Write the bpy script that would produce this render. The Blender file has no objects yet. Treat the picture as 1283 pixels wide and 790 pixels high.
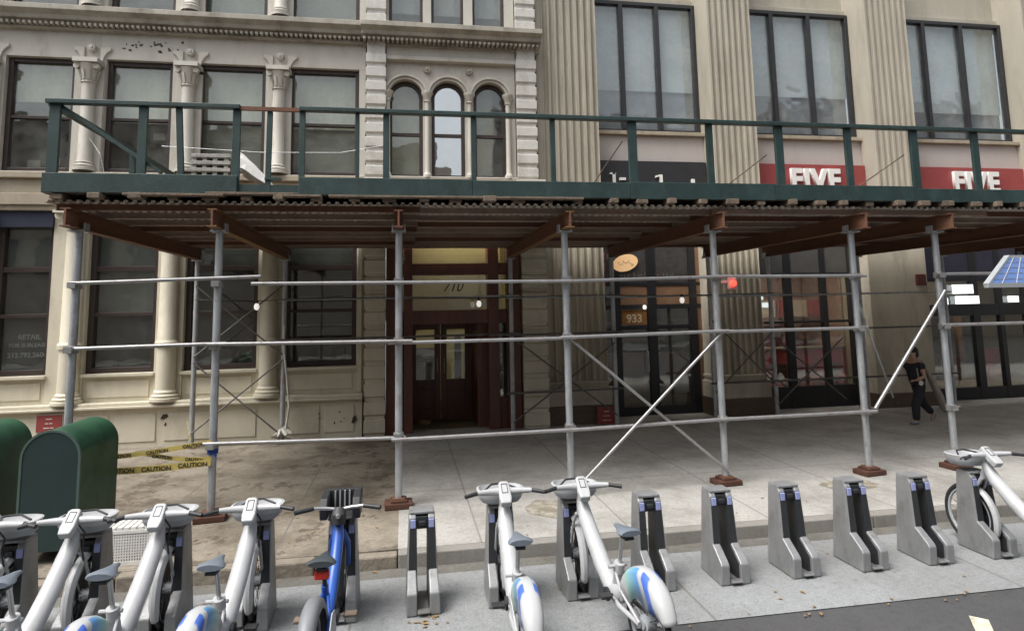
import bpy, bmesh, math, random
from mathutils import Vector, Matrix, Euler
random.seed(7)
R = math.radians
PI = math.pi
scene = bpy.context.scene
COL = scene.collection
ORG = {}

# ------------------------------------------------------------------ mesh builder
class MB:
    def __init__(s):
        s.v = []; s.f = []
    def add(s, vs, fs):
        o = len(s.v)
        s.v += [tuple(p) for p in vs]
        s.f += [tuple(i + o for i in f) for f in fs]
        return s
    def box(s, x0, x1, y0, y1, z0, z1):
        if x0 > x1: x0, x1 = x1, x0
        if y0 > y1: y0, y1 = y1, y0
        if z0 > z1: z0, z1 = z1, z0
        return s.add([(x0,y0,z0),(x1,y0,z0),(x1,y1,z0),(x0,y1,z0),(x0,y0,z1),(x1,y0,z1),(x1,y1,z1),(x0,y1,z1)],
                     [(0,3,2,1),(4,5,6,7),(0,1,5,4),(1,2,6,5),(2,3,7,6),(3,0,4,7)])
    def bar(s, p, q, w, h, up=(0,0,1)):
        p = Vector(p); q = Vector(q); d = (q - p).normalized(); up = Vector(up)
        if abs(d.dot(up)) > .98: up = Vector((0,1,0))
        r = d.cross(up).normalized() * (w/2); u = r.cross(d).normalized() * (h/2)
        vs = [p-r-u, p+r-u, p+r+u, p-r+u, q-r-u, q+r-u, q+r+u, q-r+u]
        return s.add(vs, [(0,1,2,3),(7,6,5,4),(0,4,5,1),(1,5,6,2),(2,6,7,3),(3,7,4,0)])
    def tube(s, pts, r, n=10, sq=1.0, up=(0,0,1)):
        pts = [Vector(p) for p in pts]
        rr = r if isinstance(r, (list, tuple)) else [r]*len(pts)
        o = len(s.v); prev = None
        for i, p in enumerate(pts):
            if i == 0: d = pts[1]-p
            elif i == len(pts)-1: d = p-pts[i-1]
            else: d = (pts[i+1]-p).normalized() + (p-pts[i-1]).normalized()
            d.normalize()
            if prev is None:
                u = Vector(up)
                if abs(d.dot(u)) > .95: u = Vector((1,0,0))
                a = d.cross(u).normalized()
            else:
                a = prev - d*prev.dot(d)
                a.normalize()
            prev = a; b = a.cross(d)
            for k in range(n):
                t = 2*PI*k/n
                s.v.append(tuple(p + a*math.cos(t)*rr[i] + b*math.sin(t)*rr[i]*sq))
        for i in range(len(pts)-1):
            for k in range(n):
                k2 = (k+1) % n
                s.f.append((o+i*n+k, o+(i+1)*n+k, o+(i+1)*n+k2, o+i*n+k2))
        s.f.append(tuple(o+k for k in range(n)))
        s.f.append(tuple(o+(len(pts)-1)*n+k for k in reversed(range(n))))
        return s
    def lathe(s, c, prof, n=20, axis='z', a0=0, a1=2*PI):
        o = len(s.v); full = abs(a1-a0-2*PI) < 1e-6; m = n if full else n+1
        for (r, h) in prof:
            for k in range(m):
                t = a0 + (a1-a0)*k/n
                x, y = r*math.cos(t), r*math.sin(t)
                if axis == 'z': p = (c[0]+x, c[1]+y, c[2]+h)
                elif axis == 'x': p = (c[0]+h, c[1]+x, c[2]+y)
                else: p = (c[0]+x, c[1]+h, c[2]+y)
                s.v.append(p)
        for i in range(len(prof)-1):
            for k in range(n):
                k2 = (k+1) % m
                s.f.append((o+i*m+k, o+i*m+k2, o+(i+1)*m+k2, o+(i+1)*m+k))
        return s
    def prism(s, poly, a0, a1, axis='x'):
        n = len(poly)
        def P(a, u, w):
            return (a,u,w) if axis == 'x' else ((u,a,w) if axis == 'y' else (u,w,a))
        vs = [P(a0,*p) for p in poly] + [P(a1,*p) for p in poly]
        fs = [tuple(range(n)), tuple(range(2*n-1, n-1, -1))]
        fs += [(i, i+n, (i+1) % n+n, (i+1) % n) for i in range(n)]
        return s.add(vs, fs)
    def merge(s, o, M=None):
        return s.add([M @ Vector(p) if M else p for p in o.v], o.f)
    def build(s, name, mat, parent=None, bevel=0, smooth=False, recalc=True, sub=0):
        org = ORG.get(parent.name, Vector((0,0,0))) if parent else Vector((0,0,0))
        me = bpy.data.meshes.new(name)
        me.from_pydata([tuple(Vector(p)-org) for p in s.v], [], s.f)
        if recalc:
            bm = bmesh.new(); bm.from_mesh(me)
            bmesh.ops.recalc_face_normals(bm, faces=bm.faces)
            bm.to_mesh(me); bm.free()
        me.materials.append(mat)
        o = bpy.data.objects.new(name, me); COL.objects.link(o)
        ORG[o.name] = org
        if parent: o.parent = parent
        if bevel:
            b = o.modifiers.new('Bevel', 'BEVEL'); b.width = bevel; b.segments = 2; b.limit_method = 'ANGLE'; b.angle_limit = R(40)
        if sub:
            b = o.modifiers.new('Sub', 'SUBSURF'); b.levels = sub; b.render_levels = sub
        if smooth:
            for p in me.polygons: p.use_smooth = True
            try: me.set_sharp_from_angle(angle=R(38))
            except Exception: pass
        return o

def tag(o, label=None, cat=None, group=None, kind=None):
    if label: o['label'] = label
    if cat: o['category'] = cat
    if group: o['group'] = group
    if kind: o['kind'] = kind
    return o
def thing(name, loc, label, cat, group=None):
    o = bpy.data.objects.new(name, None); COL.objects.link(o)
    o.location = loc; o.empty_display_size = .2
    ORG[o.name] = Vector(loc)
    return tag(o, label, cat, group)
def copy_tree(o, parent=None):
    c = o.copy(); COL.objects.link(c)
    if parent: c.parent = parent
    for ch in list(o.children): copy_tree(ch, c)
    return c
def text(name, s, size, x, y, z, depth, mat, parent=None, shear=0, align='LEFT', M=None, bold=0, sx=1.0, spc=1.0):
    cu = bpy.data.curves.new(name+'_c', 'FONT'); cu.body = s; cu.size = size; cu.extrude = depth/2
    cu.space_character = spc; cu.shear = shear; cu.align_x = align; cu.offset = bold; cu.resolution_u = 3
    tmp = bpy.data.objects.new(name+'_t', cu); COL.objects.link(tmp)
    dg = bpy.context.evaluated_depsgraph_get()
    me = bpy.data.meshes.new_from_object(tmp.evaluated_get(dg)); me.name = name
    bpy.data.objects.remove(tmp)
    if M is None: M = Matrix.Translation((x,y,z)) @ Matrix.Rotation(R(90),4,'X') @ Matrix.Diagonal((sx,1,1,1))
    org = ORG.get(parent.name, Vector((0,0,0))) if parent else Vector((0,0,0))
    me.transform(Matrix.Translation(-org) @ M)
    me.materials.clear(); me.materials.append(mat)
    o = bpy.data.objects.new(name, me); COL.objects.link(o); ORG[o.name] = org
    if parent: o.parent = parent
    return o

# ------------------------------------------------------------------ materials
def mat(name, col, rough=.6, metal=0., var=.12, scale=3., bump=0., bscale=40., dirt=None, damt=.5, dscale=2.,
        streak=1., spec=.5, fine=0., dlo=.5, dhi=.7):
    m = bpy.data.materials.new(name); m.use_nodes = True
    N = m.node_tree.nodes; L = m.node_tree.links
    b = N['Principled BSDF']; b.inputs['Roughness'].default_value = rough; b.inputs['Metallic'].default_value = metal
    b.inputs['Specular IOR Level'].default_value = spec
    tc = N.new('ShaderNodeTexCoord')
    mp = N.new('ShaderNodeMapping'); mp.inputs['Scale'].default_value = (1,1,streak); L.new(tc.outputs['Object'], mp.inputs['Vector'])
    nz = N.new('ShaderNodeTexNoise'); nz.inputs['Scale'].default_value = scale; nz.inputs['Detail'].default_value = 6; nz.inputs['Roughness'].default_value = .65
    L.new(mp.outputs[0], nz.inputs['Vector'])
    rp = N.new('ShaderNodeMapRange'); rp.inputs[1].default_value = .25; rp.inputs[2].default_value = .75
    rp.inputs[3].default_value = 1-var; rp.inputs[4].default_value = 1+var
    L.new(nz.outputs['Fac'], rp.inputs[0])
    vm = N.new('ShaderNodeVectorMath'); vm.operation = 'SCALE'; vm.inputs[0].default_value = col; L.new(rp.outputs[0], vm.inputs['Scale'])
    out = vm.outputs[0]
    if fine:
        n2 = N.new('ShaderNodeTexNoise'); n2.inputs['Scale'].default_value = 90; n2.inputs['Detail'].default_value = 3; L.new(tc.outputs['Object'], n2.inputs['Vector'])
        r2 = N.new('ShaderNodeMapRange'); r2.inputs[1].default_value = .3; r2.inputs[2].default_value = .7; r2.inputs[3].default_value = 1-fine; r2.inputs[4].default_value = 1+fine
        L.new(n2.outputs['Fac'], r2.inputs[0])
        v2 = N.new('ShaderNodeVectorMath'); v2.operation = 'SCALE'; L.new(out, v2.inputs[0]); L.new(r2.outputs[0], v2.inputs['Scale']); out = v2.outputs[0]
    if dirt:
        n3 = N.new('ShaderNodeTexNoise'); n3.inputs['Scale'].default_value = dscale; n3.inputs['Detail'].default_value = 8; n3.inputs['Roughness'].default_value = .7
        L.new(mp.outputs[0], n3.inputs['Vector'])
        r3 = N.new('ShaderNodeMapRange'); r3.inputs[1].default_value = dlo; r3.inputs[2].default_value = dhi; r3.inputs[3].default_value = 0; r3.inputs[4].default_value = damt
        L.new(n3.outputs['Fac'], r3.inputs[0])
        mx = N.new('ShaderNodeMix'); mx.data_type = 'RGBA'; L.new(r3.outputs[0], mx.inputs['Factor']); L.new(out, mx.inputs['A']); mx.inputs['B'].default_value = (*dirt, 1)
        out = mx.outputs['Result']
    L.new(out, b.inputs['Base Color'])
    if bump:
        nb = N.new('ShaderNodeTexNoise'); nb.inputs['Scale'].default_value = bscale; nb.inputs['Detail'].default_value = 4; L.new(tc.outputs['Object'], nb.inputs['Vector'])
        bp = N.new('ShaderNodeBump'); bp.inputs['Strength'].default_value = bump; bp.inputs['Distance'].default_value = .02
        L.new(nb.outputs['Fac'], bp.inputs['Height']); L.new(bp.outputs[0], b.inputs['Normal'])
    return m
def glass(name, refl=.12, tint=(.75,.8,.78), wave=.02, rough=.02, film=.14):
    m = bpy.data.materials.new(name); m.use_nodes = True
    N = m.node_tree.nodes; L = m.node_tree.links; N.clear()
    o = N.new('ShaderNodeOutputMaterial'); mx = N.new('ShaderNodeMixShader')
    t = N.new('ShaderNodeBsdfTransparent'); t.inputs['Color'].default_value = (*tint,1)
    g = N.new('ShaderNodeBsdfGlossy'); g.inputs['Roughness'].default_value = rough; g.inputs['Color'].default_value = (.92,.95,.95,1)
    fr = N.new('ShaderNodeLayerWeight'); fr.inputs['Blend'].default_value = .5
    pw = N.new('ShaderNodeMath'); pw.operation = 'POWER'; pw.inputs[1].default_value = 4; L.new(fr.outputs['Facing'], pw.inputs[0])
    ad = N.new('ShaderNodeMath'); ad.operation = 'ADD'; ad.inputs[1].default_value = refl; ad.use_clamp = True
    L.new(pw.outputs[0], ad.inputs[0]); L.new(ad.outputs[0], mx.inputs['Fac'])
    tc = N.new('ShaderNodeTexCoord'); nz = N.new('ShaderNodeTexNoise'); nz.inputs['Scale'].default_value = 1.6; nz.inputs['Detail'].default_value = 2
    L.new(tc.outputs['Object'], nz.inputs['Vector'])
    bp = N.new('ShaderNodeBump'); bp.inputs['Strength'].default_value = 1; bp.inputs['Distance'].default_value = wave
    L.new(nz.outputs['Fac'], bp.inputs['Height']); L.new(bp.outputs[0], g.inputs['Normal'])
    df = N.new('ShaderNodeBsdfDiffuse'); df.inputs['Color'].default_value = (.55,.56,.53,1)
    n2 = N.new('ShaderNodeTexNoise'); n2.inputs['Scale'].default_value = 2.2; n2.inputs['Detail'].default_value = 8; n2.inputs['Roughness'].default_value = .7; L.new(tc.outputs['Object'], n2.inputs['Vector'])
    r2 = N.new('ShaderNodeMapRange'); r2.inputs[1].default_value = .40; r2.inputs[2].default_value = .72; r2.inputs[3].default_value = .02; r2.inputs[4].default_value = film; L.new(n2.outputs['Fac'], r2.inputs[0])
    m2 = N.new('ShaderNodeMixShader'); L.new(r2.outputs[0], m2.inputs['Fac'])
    L.new(t.outputs[0], mx.inputs[1]); L.new(g.outputs[0], mx.inputs[2]); L.new(mx.outputs[0], m2.inputs[1]); L.new(df.outputs[0], m2.inputs[2]); L.new(m2.outputs[0], o.inputs[0])
    return m
def emit(name, col, s):
    m = bpy.data.materials.new(name); m.use_nodes = True
    b = m.node_tree.nodes['Principled BSDF']; b.inputs['Base Color'].default_value = (*col,1)
    b.inputs['Emission Color'].default_value = (*col,1); b.inputs['Emission Strength'].default_value = s
    return m

def ground_mat(name, col, dirt, damt, dlo, dhi, joints=None, spot=.25, rough=.85, stain2=None, jcol=(.12,.11,.1)):
    """pavement: large mottling, fine grain, stain patches with their own outline, gum spots, slab joints (x pitch, x offset, y pitch, y offset)"""
    m = mat(name, col, rough, 0, .16, .9, .3, 60, dirt, damt, .75, fine=.24, dlo=dlo, dhi=dhi)
    N = m.node_tree.nodes; L = m.node_tree.links; b = N['Principled BSDF']
    src = b.inputs['Base Color'].links[0].from_socket
    tc = [n for n in N if n.type == 'TEX_COORD'][0]
    def mixin(src, fac, c):
        mx = N.new('ShaderNodeMix'); mx.data_type = 'RGBA'; L.new(fac, mx.inputs['Factor']); L.new(src, mx.inputs['A']); mx.inputs['B'].default_value = (*c,1); return mx.outputs['Result']
    if stain2:
        n = N.new('ShaderNodeTexNoise'); n.inputs['Scale'].default_value = 2.3; n.inputs['Detail'].default_value = 9; n.inputs['Roughness'].default_value = .72
        L.new(tc.outputs['Object'], n.inputs['Vector'])
        r = N.new('ShaderNodeMapRange'); r.inputs[1].default_value = .535; r.inputs[2].default_value = .58; r.inputs[4].default_value = .75; L.new(n.outputs['Fac'], r.inputs[0])
        src = mixin(src, r.outputs[0], stain2)
    n = N.new('ShaderNodeTexNoise'); n.inputs['Scale'].default_value = 14; n.inputs['Detail'].default_value = 7; n.inputs['Roughness'].default_value = .75
    L.new(tc.outputs['Object'], n.inputs['Vector'])
    r = N.new('ShaderNodeMapRange'); r.inputs[1].default_value = .50; r.inputs[2].default_value = .68; r.inputs[4].default_value = .42; L.new(n.outputs['Fac'], r.inputs[0])
    src = mixin(src, r.outputs[0], tuple(c*.45 for c in col))
    vo = N.new('ShaderNodeTexVoronoi'); vo.inputs['Scale'].default_value = 5; vo.inputs['Randomness'].default_value = 1; L.new(tc.outputs['Object'], vo.inputs['Vector'])
    r = N.new('ShaderNodeMapRange'); r.inputs[1].default_value = .07; r.inputs[2].default_value = .13; r.inputs[3].default_value = spot; r.inputs[4].default_value = 0; L.new(vo.outputs['Distance'], r.inputs[0])
    src = mixin(src, r.outputs[0], (.05,.045,.04))
    if joints:
        sp = N.new('ShaderNodeSeparateXYZ'); L.new(tc.outputs['Object'], sp.inputs[0])
        for ax, pitch, off in (('X',joints[0],joints[1]),('Y',joints[2],joints[3])):
            a = N.new('ShaderNodeMath'); a.operation = 'SUBTRACT'; a.inputs[1].default_value = off; L.new(sp.outputs[ax], a.inputs[0])
            p = N.new('ShaderNodeMath'); p.operation = 'PINGPONG'; p.inputs[1].default_value = pitch/2; L.new(a.outputs[0], p.inputs[0])
            r = N.new('ShaderNodeMapRange'); r.inputs[1].default_value = .008; r.inputs[2].default_value = .014; r.inputs[3].default_value = .7; r.inputs[4].default_value = 0; L.new(p.outputs[0], r.inputs[0])
            src = mixin(src, r.outputs[0], jcol)
    L.new(src, b.inputs['Base Color'])
    return m

M = {}
M['cream_up'] = mat('cream paint upper', (.50,.48,.425), .6, 0, .10, 2.5, .12, 50, (.20,.17,.13), .55, 2.2, .35, dlo=.52, dhi=.75)
M['cream_lo'] = mat('cream paint ground floor', (.60,.56,.45), .6, 0, .10, 2.5, .1, 50, (.22,.18,.12), .5, 1.8, .5, dlo=.52, dhi=.78)  # albedo raised to make up for weak light under the shed
M['cornice'] = mat('weathered cornice stone', (.38,.355,.30), .75, 0, .2, 2, .2, 40, (.13,.115,.09), .7, 2.5, .6, dlo=.45, dhi=.7)
M['belt'] = mat('tan belt stone', (.36,.31,.235), .75, 0, .18, 2, .2, 40, (.14,.115,.085), .6, 2.5, .5)
M['quoin'] = mat('white rusticated blocks', (.56,.55,.51), .65, 0, .1, 5, .35, 25, (.25,.22,.17), .5, 3, .5)
M['brown'] = mat('dark brown window frame', (.042,.029,.025), .45, 0, .2, 6, .05)
M['wood_dk'] = mat('oxblood door wood', (.13,.047,.032), .4, 0, .25, 8, .06, 30, (.03,.015,.012), .6, 3, .15)
M['blackframe'] = mat('black metal frame', (.022,.022,.024), .4, .2, .15, 6)
M['bronze'] = mat('dark bronze frame', (.045,.045,.048), .4, .4, .15, 6)
M['shade'] = mat('grey roller blind', (.66,.66,.58), .85, 0, .10, 1.3, .05, 20, (.24,.24,.2), .4, 2, .4)
M['shade_dk'] = mat('dim roller blind', (.34,.35,.32), .85, 0, .12, 1.3)
M['shade_lt'] = mat('pale window blind', (.82,.85,.83), .85, 0, .12, 1.0, .05, 10)
M['shade_mid'] = mat('slate window blind', (.34,.355,.39), .85, 0, .12, 1.0)
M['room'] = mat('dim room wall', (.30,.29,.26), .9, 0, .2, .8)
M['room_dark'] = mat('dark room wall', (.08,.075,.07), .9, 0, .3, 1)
M['glass_up'] = glass('old upper window glass', .09, (.90,.92,.89), .006)
M['glass_arch'] = glass('reflective arched glass', .62, (.6,.63,.62), .003)
M['glass_office'] = glass('office window glass', .10, (.90,.93,.94), .012, .04, .22)
M['glass_lo'] = glass('shopfront glass', .12, (.80,.82,.80), .003, .02, .06)
M['limestone'] = mat('buff limestone', (.40,.37,.305), .8, 0, .12, 2, .15, 60, (.22,.19,.145), .5, 1.6, .25, fine=.05)
M['limestone_g'] = mat('ground floor limestone', (.54,.49,.39), .8, 0, .15, 2, .15, 60, (.16,.135,.095), .5, 1.6, .3, fine=.05)  # same stone, colour lightened in place of light lost under the shed
M['spandrel'] = mat('pale pinkish spandrel stone', (.46,.42,.395), .8, 0, .08, 2, .1, 60, (.3,.26,.23), .4, 2, .3)
M['granite_br'] = mat('brown granite plinth', (.10,.068,.045), .5, 0, .3, 12, .05)
M['red'] = mat('red sign panel', (.28,.055,.052), .45, 0, .12, 3)
M['white_letter'] = mat('white sign letter', (.78,.77,.74), .5, 0, .05, 5)
M['black_sign'] = mat('black sign panel', (.022,.022,.025), .5, 0, .2, 3)
M['green'] = mat('dark green painted plywood', (.017,.040,.038), .55, 0, .35, 3.5, .15, 40, (.046,.082,.078), .6, 4, .6, dlo=.48, dhi=.72, fine=.15)
M['galv'] = mat('galvanised steel tube', (.40,.42,.44), .45, .5, .25, 9, .06, 60, (.16,.10,.065), .6, 6, .5, dlo=.52, dhi=.72)
M['galv_dk'] = mat('dull dark steel tube', (.15,.145,.14), .55, .4, .25, 8, .06, 60, (.09,.06,.045), .6, 5)
M['galv_lt'] = mat('bright galvanised rail', (.35,.35,.355), .38, .55, .15, 7, .05, 60, (.20,.14,.10), .6, 9, dlo=.52, dhi=.7)
M['rust'] = mat('rust red steel beam', (.17,.078,.046), .75, .1, .3, 4, .2, 50, (.045,.028,.022), .6, 4)
M['rust_edge'] = mat('ochre beam flange', (.20,.105,.042), .75, .1, .3, 4, .2, 50, (.08,.04,.022), .6, 4)
M['purlin'] = mat('purlin steel', (.34,.25,.20), .65, .2, .35, 3, .1, 50, (.07,.035,.025), .7, 1.5)
M['corr'] = mat('corrugated steel deck', (.60,.56,.50), .6, .1, .25, 2, .08, 40, (.10,.06,.04), .7, 2)
M['timber'] = mat('weathered timber', (.17,.13,.095), .85, 0, .3, 5, .3, 30, (.06,.042,.032), .7, 4)
M['timber_red'] = mat('dark red timber block', (.085,.035,.022), .85, 0, .3, 8, .3, 30, (.03,.018,.012), .6, 5)
M['mailgreen'] = mat('mailbox green paint', (.023,.088,.046), .42, 0, .25, 4, .05, 30, (.012,.024,.020), .8, 2.2, .6, dlo=.42, dhi=.62, fine=.12)
M['mail_dark'] = mat('mailbox dark door', (.014,.032,.031), .45, 0, .15, 4)
M['dock'] = mat('brushed dock aluminium', (.29,.295,.30), .5, .5, .2, 7, .03, 80, (.14,.135,.125), .6, 5, .5, fine=.08)
M['dock_dark'] = mat('dock charcoal liner', (.028,.03,.033), .5, .1, .15, 6)
M['dock_label'] = mat('lavender dock label', (.30,.34,.60), .45, 0, .08, 10)
M['bikewhite'] = mat('white bike paint', (.41,.42,.43), .38, 0, .05, 3, 0, 40, (.30,.285,.26), .45, 7, dlo=.50, dhi=.75, fine=.05)
M['bikegrey'] = mat('light grey bike plastic', (.33,.35,.37), .5, 0, .08, 6)
M['rubber'] = mat('black tyre rubber', (.018,.018,.019), .8, 0, .2, 10)
M['blackplastic'] = mat('black bike plastic', (.024,.025,.027), .5, 0, .15, 8)
M['saddle'] = mat('blue grey saddle', (.13,.155,.185), .55, 0, .12, 9, .1, 60)
M['saddle_bk'] = mat('dark slate saddle', (.045,.055,.062), .5, 0, .12, 9, .1, 60)
M['silver'] = mat('brushed silver metal', (.55,.55,.55), .35, .8, .08, 8)
M['bikeblue'] = mat('bright blue bike paint', (.024,.090,.38), .32, 0, .08, 4)
M['redlens'] = emit('red lamp lens', (.9,.05,.03), 1.5)
M['red_plastic'] = mat('red reflector', (.5,.03,.02), .4)
M['fender_grey'] = mat('grey fender plastic', (.17,.18,.19), .45, 0, .1, 5)
M['tape'] = mat('yellow caution tape', (.50,.40,.12), .5, 0, .1, 6)
M['tape_black'] = mat('black tape print', (.03,.028,.02), .6)
M['bluecloth'] = mat('blue tie', (.02,.06,.28), .6)
M['rag'] = mat('white rag', (.55,.53,.48), .9, 0, .15, 14, .4, 30)
M['crate'] = mat('white crate plastic', (.66,.65,.62), .55, 0, .1, 8, .05, 40, (.35,.33,.3), .5, 5)
M['bulb'] = emit('white bulb', (1,.97,.9), .35)
M['lobby_yellow'] = mat('yellow lobby wall', (.60,.56,.38), .7, 0, .12, 1.5)
M['lamp_warm'] = emit('warm ceiling lamp', (1,.82,.5), 9)
M['lamp_cool'] = emit('shop ceiling lamp', (1,.80,.60), 10)
M['screen_white'] = emit('lit white menu sign', (.85,.9,.95), .9)
M['warm_sign'] = emit('lit cream sign', (.80,.50,.25), .22)
M['orange_sign'] = mat('orange door number panel', (.34,.15,.04), .6, 0, .4, 9)
M['brown_panel'] = mat('brown shopfront panel', (.24,.135,.075), .55, 0, .25, 4)
M['interior_red'] = mat('red shop interior', (.38,.045,.045), .6, 0, .3, 4)
M['interior_tan'] = mat('tan shop tiles', (.42,.30,.23), .6, 0, .3, 5)
M['panelblue'] = mat('blue solar cells', (.06,.12,.30), .25, .1, .12, 6)
M['panelframe'] = mat('pale panel frame', (.52,.55,.57), .4, .5)
M['skin'] = mat('skin', (.42,.25,.18), .55)
M['cloth_black'] = mat('black clothing', (.018,.018,.024), .85, 0, .2, 15)
M['shoe'] = mat('pale shoe', (.2,.2,.22), .6)
M['bag'] = mat('pale taupe bag', (.30,.26,.23), .85, 0, .15, 8, .2, 30)
M['granite'] = mat('granite curb', (.235,.225,.205), .75, 0, .15, 5, .2, 60, (.13,.12,.10), .7, 2.5, 1, fine=.12)
M['curb_old'] = mat('chipped brown curb', (.225,.195,.155), .85, 0, .25, 4, .5, 20, (.09,.075,.055), .7, 2.5, 1, fine=.15)
M['walk_brown'] = ground_mat('stained brown sidewalk', (.245,.215,.17), (.075,.056,.036), .7, .44, .60, (1.55,-1.28,2.2,9.1), .4, stain2=(.075,.056,.036))
M['walk'] = ground_mat('pale concrete sidewalk', (.37,.36,.335), (.13,.12,.10), .55, .46, .66, (1.62,2.41,2.4,8.9), .3, jcol=(.17,.16,.14))
M['lane'] = ground_mat('grey painted lane', (.235,.245,.247), (.16,.155,.145), .5, .48, .70, (2.9,-.43,50,25), .25)
M['asphalt'] = ground_mat('asphalt', (.062,.062,.064), (.03,.03,.03), .5, .5, .7, None, .2)
M['gutter'] = ground_mat('gutter concrete', (.14,.135,.12), (.055,.048,.038), .7, .45, .65, None, .3)
M['roadpaint'] = mat('worn road paint', (.62,.58,.44), .8, 0, .15, 8, .1, 60, (.2,.19,.16), .7, 9, dlo=.45, dhi=.6)
M['patch'] = mat('worn pavement patch', (.20,.175,.13), .9, 0, .35, 4, .3, 50, (.38,.36,.32), .8, 6, fine=.15, dlo=.45, dhi=.6)
M['leaf'] = mat('dry leaf', (.24,.15,.06), .8, 0, .35, 20)
M['opp1'] = mat('facing brick', (.34,.29,.25), .85, 0, .2, 2)
M['opp2'] = mat('facing stone', (.44,.42,.39), .85, 0, .2, 2)
M['opp_win'] = mat('facing window', (.05,.055,.06), .2, 0, .2, 2)
def fender_print():
    m = mat('printed bike fender', (.72,.73,.73), .28, 0, .04, 3)
    N = m.node_tree.nodes; L = m.node_tree.links; b = N['Principled BSDF']
    tc = [n for n in N if n.type == 'TEX_COORD'][0]
    sp = N.new('ShaderNodeSeparateXYZ'); L.new(tc.outputs['Object'], sp.inputs[0])
    # slanted bands across the shell: u = -y*.8 + z*.6
    a = N.new('ShaderNodeMath'); a.operation = 'MULTIPLY_ADD'; a.inputs[1].default_value = -1.0; a.inputs[2].default_value = 0; L.new(sp.outputs['Y'], a.inputs[0])
    c = N.new('ShaderNodeMath'); c.operation = 'MULTIPLY_ADD'; c.inputs[1].default_value = .55; L.new(sp.outputs['Z'], c.inputs[0]); L.new(a.outputs[0], c.inputs[2])
    mr = N.new('ShaderNodeMapRange'); mr.inputs[1].default_value = 1.40; mr.inputs[2].default_value = 1.95; L.new(c.outputs[0], mr.inputs[0])
    cr = N.new('ShaderNodeValToRGB'); L.new(mr.outputs[0], cr.inputs[0])
    e = cr.color_ramp.elements; W = (.43,.44,.445,1)
    e[0].position = 0; e[0].color = W; e[1].position = 1; e[1].color = W
    for p, q in ((.10,W),(.22,(.26,.48,.42,1)),(.34,(.20,.40,.50,1)),(.52,(.10,.26,.52,1)),(.56,(.10,.26,.52,1)),(.58,W),(.66,W),(.68,(.06,.13,.48,1)),(.80,(.07,.15,.50,1)),(.83,W)):
        k = cr.color_ramp.elements.new(p); k.color = q
    # only on the sides
    ab = N.new('ShaderNodeMath'); ab.operation = 'ABSOLUTE'; L.new(sp.outputs['X'], ab.inputs[0])
    gt = N.new('ShaderNodeMath'); gt.operation = 'GREATER_THAN'; gt.inputs[1].default_value = .034; L.new(ab.outputs[0], gt.inputs[0])
    mx = N.new('ShaderNodeMix'); mx.data_type = 'RGBA'; L.new(gt.outputs[0], mx.inputs['Factor']); mx.inputs['A'].default_value = W; L.new(cr.outputs[0], mx.inputs['B'])
    L.new(mx.outputs['Result'], b.inputs['Base Color'])
    return m
M['fender_print'] = fender_print()

# ------------------------------------------------------------------ ground
def flat(name, x0, x1, y0, y1, z, m):
    nx = 1
    b = MB().add([(x0,y0,z),(x1,y0,z),(x1,y1,z),(x0,y1,z)], [(0,1,2,3)])
    return tag(b.build(name, m, recalc=False), kind='structure')
flat('road', -200, 200, -200, 200, -.012, M['asphalt'])
flat('bike_lane', -30, 30, 5.10, 6.50, -.004, M['lane'])
flat('gutter', -30, 30, 6.50, 6.72, -.0035, M['gutter'])
SX = -.06
tag(MB().box(-30, SX, 6.86, 13.6, -.1, .13).build('sidewalk', M['walk_brown']), kind='structure')
tag(MB().box(SX, 30, 6.86, 15.2, -.1, .13).build('sidewalk', M['walk']), kind='structure')
tag(MB().box(-30, 30, -12.5, -9, -.1, .12).build('far_sidewalk', M['walk']), kind='structure')
for nm, cx_, cy_, rx, ry in (('pavement_patch',1.78,7.80,.34,.36),('pavement_patch',5.78,7.86,.42,.22)):
    rr_ = random.Random(int(cx_*10)); n = 22
    ps = [(cx_+rx*math.cos(2*PI*k/n)*rr_.uniform(.85,1.1), cy_+ry*math.sin(2*PI*k/n)*rr_.uniform(.85,1.1), .134) for k in range(n)]
    tag(MB().add(ps, [tuple(range(n))]).build(nm, M['patch'], recalc=False), kind='structure')
# curb stones, butt jointed, the old brown ones slightly uneven
b = MB(); x = -30
rnd = random.Random(3)
while x < SX-.01:
    l = min(rnd.uniform(1.1, 1.8), SX-x); dz = rnd.uniform(-.012,.003)
    b.box(x+.006, x+l-.006, 6.70+rnd.uniform(0,.02), 6.857, -.1, .13+dz); x += l
tag(b.build('curb', M['curb_old'], bevel=.018), kind='structure')
b = MB(); x = SX
while x < 30:
    l = rnd.uniform(2.2, 3.2); b.box(x+.004, x+l-.004, 6.705, 6.857, -.1, .132); x += l
tag(b.build('curb', M['granite'], bevel=.012), kind='structure')
tag(MB().add([(4.46,4.75,0),(4.55,4.66,0),(4.43,4.5,0),(4.30,4.53,0)], [(0,1,2,3)]).build('road_marking', M['roadpaint'], recalc=False), kind='structure')

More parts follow.
